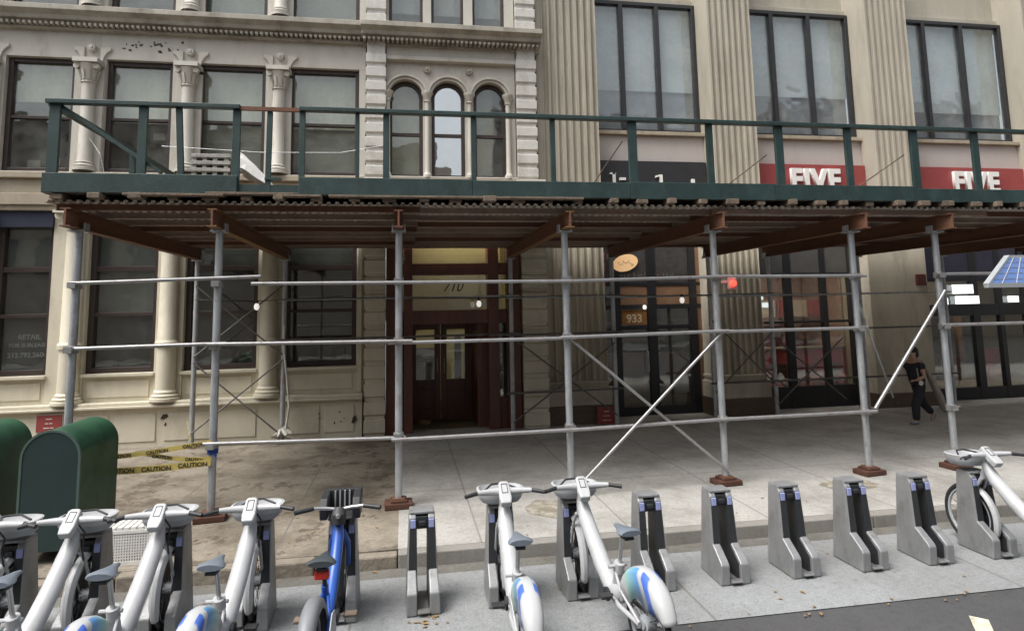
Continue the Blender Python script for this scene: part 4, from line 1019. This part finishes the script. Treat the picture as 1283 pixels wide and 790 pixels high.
def saddle(t, y0, z0, m, k=1.0):
    sd = MB()
    for (y, w, z, h) in ((0,.016,0,.014),(-.05,.026,.003,.020),(-.11,.044,.001,.026),(-.17,.074,.005,.031),(-.225,.088,.011,.033),(-.26,.074,.011,.024)):
        for j in range(12):
            a = 2*PI*j/12; sd.v.append((w*k*math.cos(a), y0+y, z0+z+h*math.sin(a)*(1 if math.sin(a) > 0 else .8)))
    for i in range(5):
        for j in range(12): j2 = (j+1)%12; sd.f.append((i*12+j,i*12+j2,(i+1)*12+j2,(i+1)*12+j))
    sd.f.append(tuple(range(12))); sd.f.append(tuple(60+j for j in reversed(range(12))))
    o = sd.build('saddle', m, t, smooth=True)
    MB().box(-.035,.035,y0-.235,y0-.14,z0-.042,z0-.024).build('saddle_rails', M['blackplastic'], o)
    return o
def cranks(t, y, z, m, pm):
    MB().lathe((0,y,z), [(0,-.085),(.05,-.085),(.05,-.068),(.03,-.063),(.03,.063),(.05,.068),(.05,.085),(0,.085)], 16, axis='x').build('bottom_bracket', M['blackplastic'], t, smooth=True)
    for sx, a in ((1,R(-20)),(-1,R(160))):
        ex, ey, ez = sx*.10, y+.15*math.cos(a), z+.15*math.sin(a)
        c = MB().tube([(sx*.088,y,z),(ex,ey,ez)], [.014,.011], 8).build('crank', m, t)
        MB().box(ex+sx*.01,ex+sx*.10,ey-.038,ey+.038,ez-.011,ez+.011).build('pedal', pm, c, bevel=.006)
WB = -1.38
def make_white_bike():
    t = thing('white_bike', (0,0,0), 'tmp', 'bicycle', 'white rental bikes in the docks')
    wheel(t, 0, 'front_wheel', .05); wheel(t, WB, 'rear_wheel', .06)
    f = MB()
    # broad monotube from head to bottom bracket
    f.tube([(0,-.25,.87),(0,-.285,.80),(0,-.35,.715),(0,-.52,.56),(0,-.70,.42),(0,-.84,.335),(0,-.92,.315)], [.038,.053,.063,.067,.068,.070,.056], 18, sq=.95)
    f.tube([(0,-.82,.35),(0,-.90,.33),(0,-.98,.345),(0,-1.05,.39)], [.05,.065,.06,.045], 14, sq=1.1)
    f.build('frame', M['bikewhite'], t, smooth=True)
    MB().tube([(.055,-.42,.655),(.062,-.36,.715),(0,-.325,.785),(-.062,-.36,.715),(-.055,-.42,.655)], .006, 6).build('frame_seam', M['bikegrey'], t, smooth=True)
    st = MB().tube([(0,-.88,.34),(0,-.955,.54)], .034, 12); st.tube([(0,-.942,.49),(0,-.965,.565)], .042, 12).tube([(-.09,-.955,.54),(.06,-.955,.54)], .014, 8)
    st.build('seat_tube', M['bikewhite'], t, smooth=True)
    ch = MB()
    for sx in (-1,1):
        ch.tube([(sx*.045,-.88,.31),(sx*.07,-1.06,.305),(sx*.07,WB,WR)], [.02,.018,.016], 8)
        ch.tube([(sx*.03,-.94,.50),(sx*.065,-1.10,.42),(sx*.07,WB,WR+.01)], .011, 8)
    ch.build('chain_stays', M['bikewhite'], t, smooth=True)
    MB().tube([(0,-.955,.54),(0,-1.03,.785)], .016, 12).build('seat_post', M['silver'], t, smooth=True)
    fk = MB().tube([(0,-.21,.72),(0,-.27,.90)], [.032,.03], 12)
    for sx in (-1,1): fk.tube([(sx*.03,-.215,.715),(sx*.05,-.17,.63),(sx*.048,0,WR)], [.019,.014,.011], 10)
    fk.build('fork', M['bikewhite'], t, smooth=True)
    fr = fender_arc(0, WR+.016, .034, R(78), R(204), 26, .010).build('front_fender', M['bikewhite'], t, smooth=True, recalc=False); solid(fr)
    rf = fender_arc(WB, WR+.034, .066, R(2), R(160), 30, .03, .15).build('rear_fender', M['fender_print'], t, smooth=True, recalc=False); solid(rf)
    bk = MB(); n = 30; yb = -.035   # oval tray basket
    def ov(a, sx, sy): return (sx*math.copysign(abs(math.cos(a))**.75, math.cos(a)), sy*math.copysign(abs(math.sin(a))**.75, math.sin(a)))
    for lv, nm, mm in (([(.10,.085,.812),(.165,.125,.822),(.190,.138,.850),(.197,.143,.872),(.185,.132,.874),(.0,.0,.868)],'basket','bikegrey'),
                       ([(.197,.143,.873),(.207,.150,.905),(.212,.153,.925),(.192,.136,.930),(.182,.128,.90),(.165,.115,.880),(.0,.0,.877)],'basket_rim','bikewhite')):
        q = MB()
        for (sx, sy, z) in lv:
            for k in range(n):
                x, y = ov(2*PI*k/n, sx, sy); q.v.append((x, yb+y, z))
        for i in range(len(lv)-1):
            for k in range(n): k2 = (k+1)%n; q.f.append((i*n+k,i*n+k2,(i+1)*n+k2,(i+1)*n+k))
        if nm == 'basket': B_ = q.build(nm, M[mm], t, smooth=True)
        else: q.build(nm, M[mm], B_, smooth=True)
    MB().box(-.13,.13,yb-.07,yb+.08,.880,.893).build('basket_liner', M['bikegrey'], B_, bevel=.01)
    MB().tube([(-.14,yb-.04,.92),(-.07,yb+.05,.945),(.03,yb+.07,.945),(.14,yb,.92)], .009, 8).build('strap', M['blackplastic'], B_, smooth=True)
    MB().box(-.035,.035,.08,.12,.80,.85).build('front_light', M['bikegrey'], t, bevel=.01)
    hb = MB().tube([(-.235,-.315,.965),(-.12,-.285,.960),(0,-.275,.955),(.12,-.285,.960),(.235,-.315,.965)], [.02,.028,.034,.028,.02], 12)
    hb.build('handlebar', M['bikewhite'], t, smooth=True)
    for sx in (-1,1):
        MB().tube([(sx*.235,-.315,.965),(sx*.34,-.365,.955)], [.017,.016], 10).build('grip', M['blackplastic'], t, smooth=True)
        MB().tube([(sx*.20,-.285,.955),(sx*.25,-.25,.945),(sx*.33,-.295,.935)], .007, 6).build('brake_lever', M['blackplastic'], t, smooth=True)
    cs = MB(); Mx = Matrix.Translation((0,-.315,.945)) @ Matrix.Rotation(R(38),4,'X')
    pl = [(-.042,-.11),(.042,-.11),(.052,-.05),(.046,.09),(.03,.11),(-.03,.11),(-.046,.09),(-.052,-.05)]
    cs.merge(MB().prism(pl, -.03, .035, 'z'), Mx)
    C_ = cs.build('console', M['bikewhite'], t, bevel=.012)
    fr2 = MB()
    for (a,b_,c,d) in ((-.026,-.021,-.01,.075),(.021,.026,-.01,.075),(-.026,.026,-.015,-.009),(-.026,.026,.072,.078)): fr2.box(a,b_,c,d,.0355,.038)
    MB().merge(fr2, Mx).build('screen_border', M['blackplastic'], C_)
    MB().tube([(.03,-.28,.94),(.07,-.24,.85),(.05,-.23,.74),(.05,-.19,.63)], .007, 6).build('brake_cable', M['blackplastic'], t)
    saddle(t, -.915, .825, M['saddle'], 1.08)
    cranks(t, -.88, .315, M['blackplastic'], M['blackplastic'])
    return t
REAR = ('frame','seat_tube','chain_stays','seat_post','rear_fender','rear_wheel','saddle','bottom_bracket','crank','rear_light')
def steer(t, ang):
    """turn the frame about the head while the front wheel stays in its dock"""
    piv = Vector((0,-.25,0)); Rz = Matrix.Rotation(ang,4,'Z')
    for c in t.children:
        if c.name.split('.')[0] in REAR or c.name.startswith('frame_seam'):
            c.rotation_euler = (0,0,ang); c.location = piv-(Rz @ piv)
def make_blue_bike():
    t = thing('blue_bike', (0,0,0), 'bright blue rental bike with black front rack and grey rear fender, only blue one', 'bicycle')
    wheel(t, 0, 'front_wheel'); wheel(t, WB, 'rear_wheel')
    f = MB().tube([(0,-.27,.80),(0,-.31,.70),(0,-.45,.54),(0,-.63,.40),(0,-.80,.315)], [.036,.045,.046,.046,.048], 14)
    f.tube([(0,-.82,.315),(0,-.91,.57)], .026, 12)
    for sx in (-1,1):
        f.tube([(sx*.03,-.82,.315),(sx*.065,-1.0,.31),(sx*.07,WB,WR)], .015, 8); f.tube([(sx*.02,-.89,.50),(sx*.065,-1.1,.42),(sx*.07,WB,WR+.01)], .012, 8)
    f.build('frame', M['bikeblue'], t, smooth=True)
    fk = MB().tube([(0,-.23,.70),(0,-.28,.86)], .03, 12)
    for sx in (-1,1): fk.tube([(sx*.03,-.235,.72),(sx*.07,-.20,.62),(sx*.062,0,WR)], [.022,.02,.016], 10)
    fk.build('fork', M['bikeblue'], t, smooth=True)
    solid(fender_arc(0, WR+.018, .038, R(50), R(190), 24, .02).build('front_fender', M['blackplastic'], t, smooth=True, recalc=False))
    solid(fender_arc(WB, WR+.03, .05, R(-5), R(165), 26, .03, .02).build('rear_fender', M['fender_grey'], t, smooth=True, recalc=False))
    for sx in (-1,1):
        g = MB().prism([(WB+.28,.33),(WB-.27,.33),(WB-.19,.50),(WB,.575),(WB+.18,.52)], sx*.062, sx*.068, 'x').build('skirt_guard', M['bikewhite'], t)
        g['label'] = 'white printed wheel guard'
    bk = MB()
    bk.prism([(-.20,.80),(.03,.79),(.09,.88),(.09,.985),(-.17,.965),(-.22,.90)], -.165, -.10, 'x'); bk.prism([(-.20,.80),(.03,.79),(.09,.88),(.09,.985),(-.17,.965),(-.22,.90)], .10, .165, 'x')
    bk.box(-.165,.165,.03,.09,.80,.985); bk.box(-.10,.10,-.19,.03,.79,.81)
    B_ = bk.build('front_rack', M['blackplastic'], t, bevel=.012)
    for x in (-.06,-.02,.02,.06): MB().box(x-.006,x+.006,.015,.029,.82,.975).build('rack_rib', M['bikegrey'], B_)
    MB().tube([(-.20,-.305,.93),(-.10,-.27,.915),(0,-.27,.90),(.10,-.27,.915),(.20,-.305,.93)], .014, 10).build('handlebar', M['silver'], t, smooth=True)
    for sx in (-1,1):
        MB().tube([(sx*.20,-.305,.93),(sx*.335,-.375,.925)], .018, 10).build('grip', M['blackplastic'], t, smooth=True)
        MB().tube([(sx*.18,-.28,.925),(sx*.24,-.245,.92),(sx*.31,-.295,.91)], .007, 6).build('brake_lever', M['blackplastic'], t)
    MB().tube([(0,-.27,.90),(0,-.315,.86),(0,-.33,.80)], [.05,.062,.05], 14, sq=.8).build('headset_cover', M['blackplastic'], t, smooth=True)
    MB().lathe((0,-.365,.875), [(0,-.02),(.015,-.02),(.02,0),(0,.01)], 10, axis='y').build('bell', M['silver'], t)
    saddle(t, -.84, .765, M['saddle_bk'], 1.2)
    MB().tube([(0,-.91,.56),(0,-.97,.735)], .016, 12).build('seat_post', M['blackplastic'], t, smooth=True)
    MB().box(-.05,.05,-1.06,-1.01,.66,.72).build('rear_light', M['red_plastic'], t, bevel=.01)
    MB().box(-.05,.05,.0925,.10,.82,.90).build('front_badge', M['bikegrey'], t)
    cranks(t, -.82, .315, M['silver'], M['timber'])
    return t
wb = make_white_bike()
bikes = [(-5,'white rental bike cut off by the left edge of the picture',-2),(-4,'white rental bike in front of the green mailbox',-2),
         (-3,'white rental bike with its handlebar right above the upturned crate',-3),(-2,'white rental bike parked next to the blue bike',-4),
         (1,'white rental bike seen straight from behind, right of the lone empty dock',-1),(2,'white rental bike with the printed fender showing, beside the row of empty docks',8),
         (8,'white rental bike at the right edge behind the last dock',2)]
BFY = 5.90
for i, (k, lab, yaw) in enumerate(bikes):
    o = wb if i == 0 else copy_tree(wb)
    o.location = (dkx(k), BFY+(.14 if k == 8 else 0), 0); o['label'] = lab; steer(o, R(yaw))
bb = make_blue_bike(); bb.location = (DK0-DKP, BFY, 0); steer(bb, R(-3))

# ================================================================== SOLAR PANEL (dock kiosk)
t = thing('solar_panel', (6.95,6.2,0), 'blue solar panel with pale frame at the right edge, on a mast by the docks', 'solar panel')
q = MB().add([(5.98,5.75,2.655),(7.60,5.75,2.655),(7.75,6.35,2.995),(6.92,6.35,2.995)], [(0,1,2,3)])
pn = q.build('cells', M['panelblue'], t, recalc=False); s = pn.modifiers.new('Solid','SOLIDIFY'); s.thickness = .02
gl = MB(); A_, B_2, C_2, D_2 = (Vector(p) for p in ((5.98,5.75,2.655),(7.60,5.75,2.655),(7.75,6.35,2.995),(6.92,6.35,2.995)))
for k in range(1,9): u = k/9; gl.bar(A_.lerp(B_2,u)+Vector((0,-.004,.006)), D_2.lerp(C_2,u)+Vector((0,-.004,.006)), .008, .004)
for k in range(1,5): u = k/5; gl.bar(A_.lerp(D_2,u)+Vector((0,-.004,.006)), B_2.lerp(C_2,u)+Vector((0,-.004,.006)), .008, .004)
gl.build('cell_lines', M['panelframe'], pn)
fr = MB(); c = [Vector(p) for p in ((5.98,5.75,2.655),(7.60,5.75,2.655),(7.75,6.35,2.995),(6.92,6.35,2.995))]
for i in range(4): fr.bar(c[i], c[(i+1)%4], .05, .045)
fr.build('frame', M['panelframe'], t)
MB().tube([(7.0,6.1,0),(7.0,6.1,2.75)], .06, 12).build('mast', M['galv'], t, smooth=True)
MB().box(6.85,7.15,5.95,6.25,0,.04).build('base_plate', M['galv'], t)

# ================================================================== PERSON
def skin(name, pts, edges, rad, m, parent, root=0, sub=2):
    org = ORG[parent.name]
    me = bpy.data.meshes.new(name); me.from_pydata([tuple(Vector(p)-org) for p in pts], edges, [])
    me.materials.append(m)
    o = bpy.data.objects.new(name, me); COL.objects.link(o); o.parent = parent; ORG[o.name] = org
    md = o.modifiers.new('Skin','SKIN'); md.use_smooth_shade = True
    sv = me.skin_vertices[0].data
    for i, r in enumerate(rad): sv[i].radius = (r, r) if not isinstance(r, tuple) else r; sv[i].use_root = (i == root)
    s = o.modifiers.new('Sub','SUBSURF'); s.levels = sub; s.render_levels = sub
    return o
PYY = 11.4
P = thing('person', (10.05,PYY,.13), 'person in black clothes and cap walking left under the shed with a pale bag', 'person')
J = [(10.05,PYY,.83),(10.03,PYY,1.0),(10.00,PYY,1.20),(9.99,PYY,1.33),(9.985,PYY,1.40),(9.985,PYY,1.50),           # 0 pelvis..5 head
     (10.03,PYY-.08,.80),(9.88,PYY-.09,.50),(9.87,PYY-.09,.20),(9.78,PYY-.10,.15),                                    # 6-9 near leg (front)
     (10.08,PYY+.08,.80),(10.20,PYY+.09,.50),(10.42,PYY+.09,.27),(10.38,PYY+.09,.17),                                  # 10-13 rear leg
     (10.0,PYY-.17,1.29),(10.02,PYY-.21,1.05),(9.84,PYY-.20,.98),                                                       # 14-16 near arm
     (10.0,PYY+.17,1.29),(10.09,PYY+.20,1.08),(10.13,PYY+.14,.90),                                                      # 17-19 far arm
     (9.96,PYY,1.545)]
Ed = [(0,1),(1,2),(2,3),(3,4),(4,5),(0,6),(6,7),(7,8),(8,9),(0,10),(10,11),(11,12),(12,13),(3,14),(14,15),(15,16),(3,17),(17,18),(18,19),(5,20)]
Rd = [.115,.11,.125,.10,.052,.082,.078,.055,.04,.032,.078,.055,.04,.032,.052,.038,.028,.052,.038,.028,.07]
body = skin('body', J, Ed, Rd, M['skin'], P)
skin('shirt', [J[0],J[1],J[2],J[3],J[14],((J[14][0]+J[15][0])/2,J[15][1],1.17),J[17],((J[17][0]+J[18][0])/2,J[18][1],1.18)], [(0,1),(1,2),(2,3),(3,4),(4,5),(3,6),(6,7)], [.155,.150,.165,.125,.080,.070,.080,.070], M['cloth_black'], P)
skin('trousers', [J[1],J[0],J[6],J[7],(J[8][0],J[8][1],.19),J[10],J[11],(10.40,PYY+.09,.285)], [(0,1),(1,2),(2,3),(3,4),(1,5),(5,6),(6,7)], [.120,.142,.108,.085,.068,.108,.085,.068], M['cloth_black'], P, root=1)
for (p0, p1) in (((9.89,PYY-.09,.165),(9.73,PYY-.10,.158)),((10.45,PYY+.09,.27),(10.37,PYY+.09,.155))):
    MB().tube([p0, tuple((Vector(p0)+Vector(p1))/2), p1], [.040,.044,.030], 10, sq=.8).build('shoe', M['shoe'], P, smooth=True)
hd = MB().lathe((10.0,PYY,1.515), [(.0,.105),(.05,.098),(.08,.07),(.092,.03),(.09,.0),(.088,-.01)], 16)
hd.prism([(9.92,PYY-.06),(9.85,PYY-.04),(9.84,PYY+.04),(9.92,PYY+.06)], 1.515, 1.527, 'z')
hd.build('cap', M['cloth_black'], P, smooth=True)
MB().lathe((10.035,PYY,1.47), [(.0,.06),(.06,.05),(.075,.0),(.06,-.06),(.0,-.08)], 12).build('hair', M['cloth_black'], P, smooth=True)
MB().tube([(9.905,PYY,1.50),(9.880,PYY,1.475),(9.902,PYY,1.465)], .012, 6).build('nose', M['skin'], P)
for sy in (-.032,.032): MB().lathe((9.915,PYY+sy,1.503), [(0,-.008),(.008,0),(0,.008)], 8).build('eye', M['blackplastic'], P)
MB().box(9.903,9.912,PYY-.022,PYY+.022,1.437,1.443).build('mouth', M['red_plastic'], P)
def hand(c, d, parent):
    d = Vector(d).normalized(); c = Vector(c); side = d.cross(Vector((0,0,1))).normalized(); n = side.cross(d)
    h = MB().tube([c, c+d*.035, c+d*.075], [.022,.034,.032], 10, sq=.5)
    for k in range(4):
        b0 = c+d*.072+side*(-.024+.016*k); l = (.05,.06,.057,.044)[k]
        h.tube([b0, b0+d*l*.55-n*.006, b0+d*l*.8-n*.03], [.008,.0075,.006], 6)
    b0 = c+d*.02+side*.028; h.tube([b0, b0+d*.03+side*.022, b0+d*.055+side*.02-n*.015], [.010,.009,.007], 6)
    h.build('hand', M['skin'], parent, smooth=True)
hand((9.845,PYY-.20,.98), (-1,0,.05), P); hand((10.13,PYY+.14,.90), (.5,-.3,-1), P)
MB().lathe((9.93,PYY-.215,.93), [(0,-.012),(.045,-.012),(.05,0),(.045,.012),(0,.012)], 12, axis='y').build('badge', M['rag'], P)
t = thing('shoulder_bag', (10.3,PYY-.02,.4), 'long pale taupe bag hanging behind the walking person', 'bag')
MB().tube([(10.10,PYY-.12,1.24),(10.16,PYY-.14,1.12),(10.26,PYY-.15,.90),(10.37,PYY-.15,.65),(10.46,PYY-.14,.42),(10.48,PYY-.14,.36)], [.03,.07,.10,.115,.10,.05], 14, sq=.55).build('sack', M['bag'], t, smooth=True)
MB().tube([(10.10,PYY-.12,1.22),(10.02,PYY-.17,1.36),(9.93,PYY-.14,1.22),(9.90,PYY-.20,1.0)], .012, 6).build('strap', M['bag'], t)

# ================================================================== litter
b = MB(); rr = random.Random(21)
def leaf(x, y, z):
    a = rr.uniform(0,6.28); s = rr.uniform(.012,.035); ca, sa = math.cos(a)*s, math.sin(a)*s
    b.add([(x-ca,y-sa,z+.003),(x+sa*.5,y-ca*.5,z+.008),(x+ca,y+sa,z+.003),(x-sa*.5,y+ca*.5,z+.010)], [(0,1,2,3)])
for i in range(14): leaf(.16+rr.gauss(0,.10), 5.55+rr.gauss(0,.05), 0)
for i in range(30): leaf(rr.uniform(-4,7), 6.62+rr.gauss(0,.04), 0)
for i in range(30): leaf(rr.uniform(-3.5,-.1), rr.uniform(6.9,8.3), .13)
for i in range(16): leaf(rr.uniform(0,6), rr.uniform(6.9,8.2), .13)
for i in range(18): leaf(rr.uniform(-2,6), rr.uniform(5.1,6.5), 0)
for i in range(26): leaf(rr.uniform(1,7), 5.06+rr.gauss(0,.05), 0)
tag(b.build('leaf_litter', M['leaf'], recalc=False), 'scattered dry leaves and scraps on pavement and bike lane', 'litter', kind='stuff')

# ================================================================== other side of the street (seen in reflections)
def opposite(x0, x1, h, m, label):
    t = thing('row_building', ((x0+x1)/2,-14,0), label, 'building', 'buildings across the street')
    MB().box(x0,x1,-24,-13,0,h).build('wall', m, t)
    z = 5
    q = MB()
    while z < h-2.5:
        x = x0+1
        while x < x1-1.6: q.box(x,x+1.3,-12.99,-12.9,z,z+2.1); x += 2.4
        z += 3.8
    q.build('windows', M['opp_win'], t)
    MB().box(x0-.1,x1+.1,-13,-12.4,h-.8,h+.2).build('cornice', m, t)
opposite(-60,-26,15,M['opp2'],'plain stone building across the street at the far left')
opposite(-26,-2.0,13.5,M['opp1'],'tan brick building across the street, facing the left building')
opposite(-2.0,1.9,12.5,M['opp1'],'narrow brick building across the street, facing the entrance')
opposite(1.9,2.7,11.2,M['opp1'],'lowest brick bulkhead across the street beside the narrow building')
opposite(2.7,5.6,9,M['opp2'],'low stone shop across the street, facing the arched windows')
opposite(5.6,26,15,M['opp2'],'stone building across the street, facing the office windows')
opposite(26,60,17,M['opp1'],'brick building across the street at the far right')

# ================================================================== light, camera
w = bpy.data.worlds.new('World'); scene.world = w; w.use_nodes = True
N = w.node_tree.nodes; L = w.node_tree.links
sky = N.new('ShaderNodeTexSky'); sky.sky_type = 'NISHITA'; sky.sun_disc = False
EL, AZ = R(60), R(244)
sky.sun_elevation = EL; sky.sun_rotation = AZ; sky.air_density = 1.0; sky.dust_density = 6.0; sky.ozone_density = 0.4
hs = N.new('ShaderNodeHueSaturation'); hs.inputs['Saturation'].default_value = .30; L.new(sky.outputs[0], hs.inputs['Color'])
L.new(hs.outputs[0], N['Background'].inputs['Color']); N['Background'].inputs['Strength'].default_value = .12
sd = bpy.data.lights.new('sun', 'SUN'); sd.energy = 1.5; sd.angle = R(32); sd.color = (1,.975,.94)
so = bpy.data.objects.new('sun', sd); COL.objects.link(so)
dirv = Vector((math.sin(AZ)*math.cos(EL), math.cos(AZ)*math.cos(EL), math.sin(EL)))
so.rotation_euler = dirv.to_track_quat('Z','Y').to_euler()
so.location = (0,0,30)

cd = bpy.data.cameras.new('camera'); cam = bpy.data.objects.new('camera', cd); COL.objects.link(cam)
cam.location = (0,0,2.5)
yaw, pitch, roll = .16879461, .11327896, -.01965477
fwd = Vector((math.sin(yaw)*math.cos(pitch), math.cos(yaw)*math.cos(pitch), math.sin(pitch)))
r0 = Vector((math.cos(yaw), -math.sin(yaw), 0)); u0 = r0.cross(fwd)
r2 = r0*math.cos(roll)+u0*math.sin(roll); u2 = -r0*math.sin(roll)+u0*math.cos(roll)
mx = Matrix((( r2.x,u2.x,-fwd.x),(r2.y,u2.y,-fwd.y),(r2.z,u2.z,-fwd.z)))
cam.rotation_euler = mx.to_euler()
cd.sensor_width = 36; cd.sensor_fit = 'HORIZONTAL'; cd.lens = 36*800/1283
cd.shift_y = -(395-296.94)/1283
cd.clip_end = 600; cd.clip_start = .05
scene.camera = cam
vs = scene.view_settings
scene.display_settings.display_device = 'sRGB'
vs.view_transform = 'Standard'; vs.look = 'None'; vs.gamma = 1; vs.exposure = 0.96; vs.use_curve_mapping = False
scene.cycles.max_bounces = 6; scene.cycles.diffuse_bounces = 4; scene.cycles.glossy_bounces = 3; scene.cycles.transparent_max_bounces = 8
scene.cycles.caustics_reflective = False; scene.cycles.caustics_refractive = False
scene.cycles.sample_clamp_indirect = 4
scene.cycles.use_denoising = True
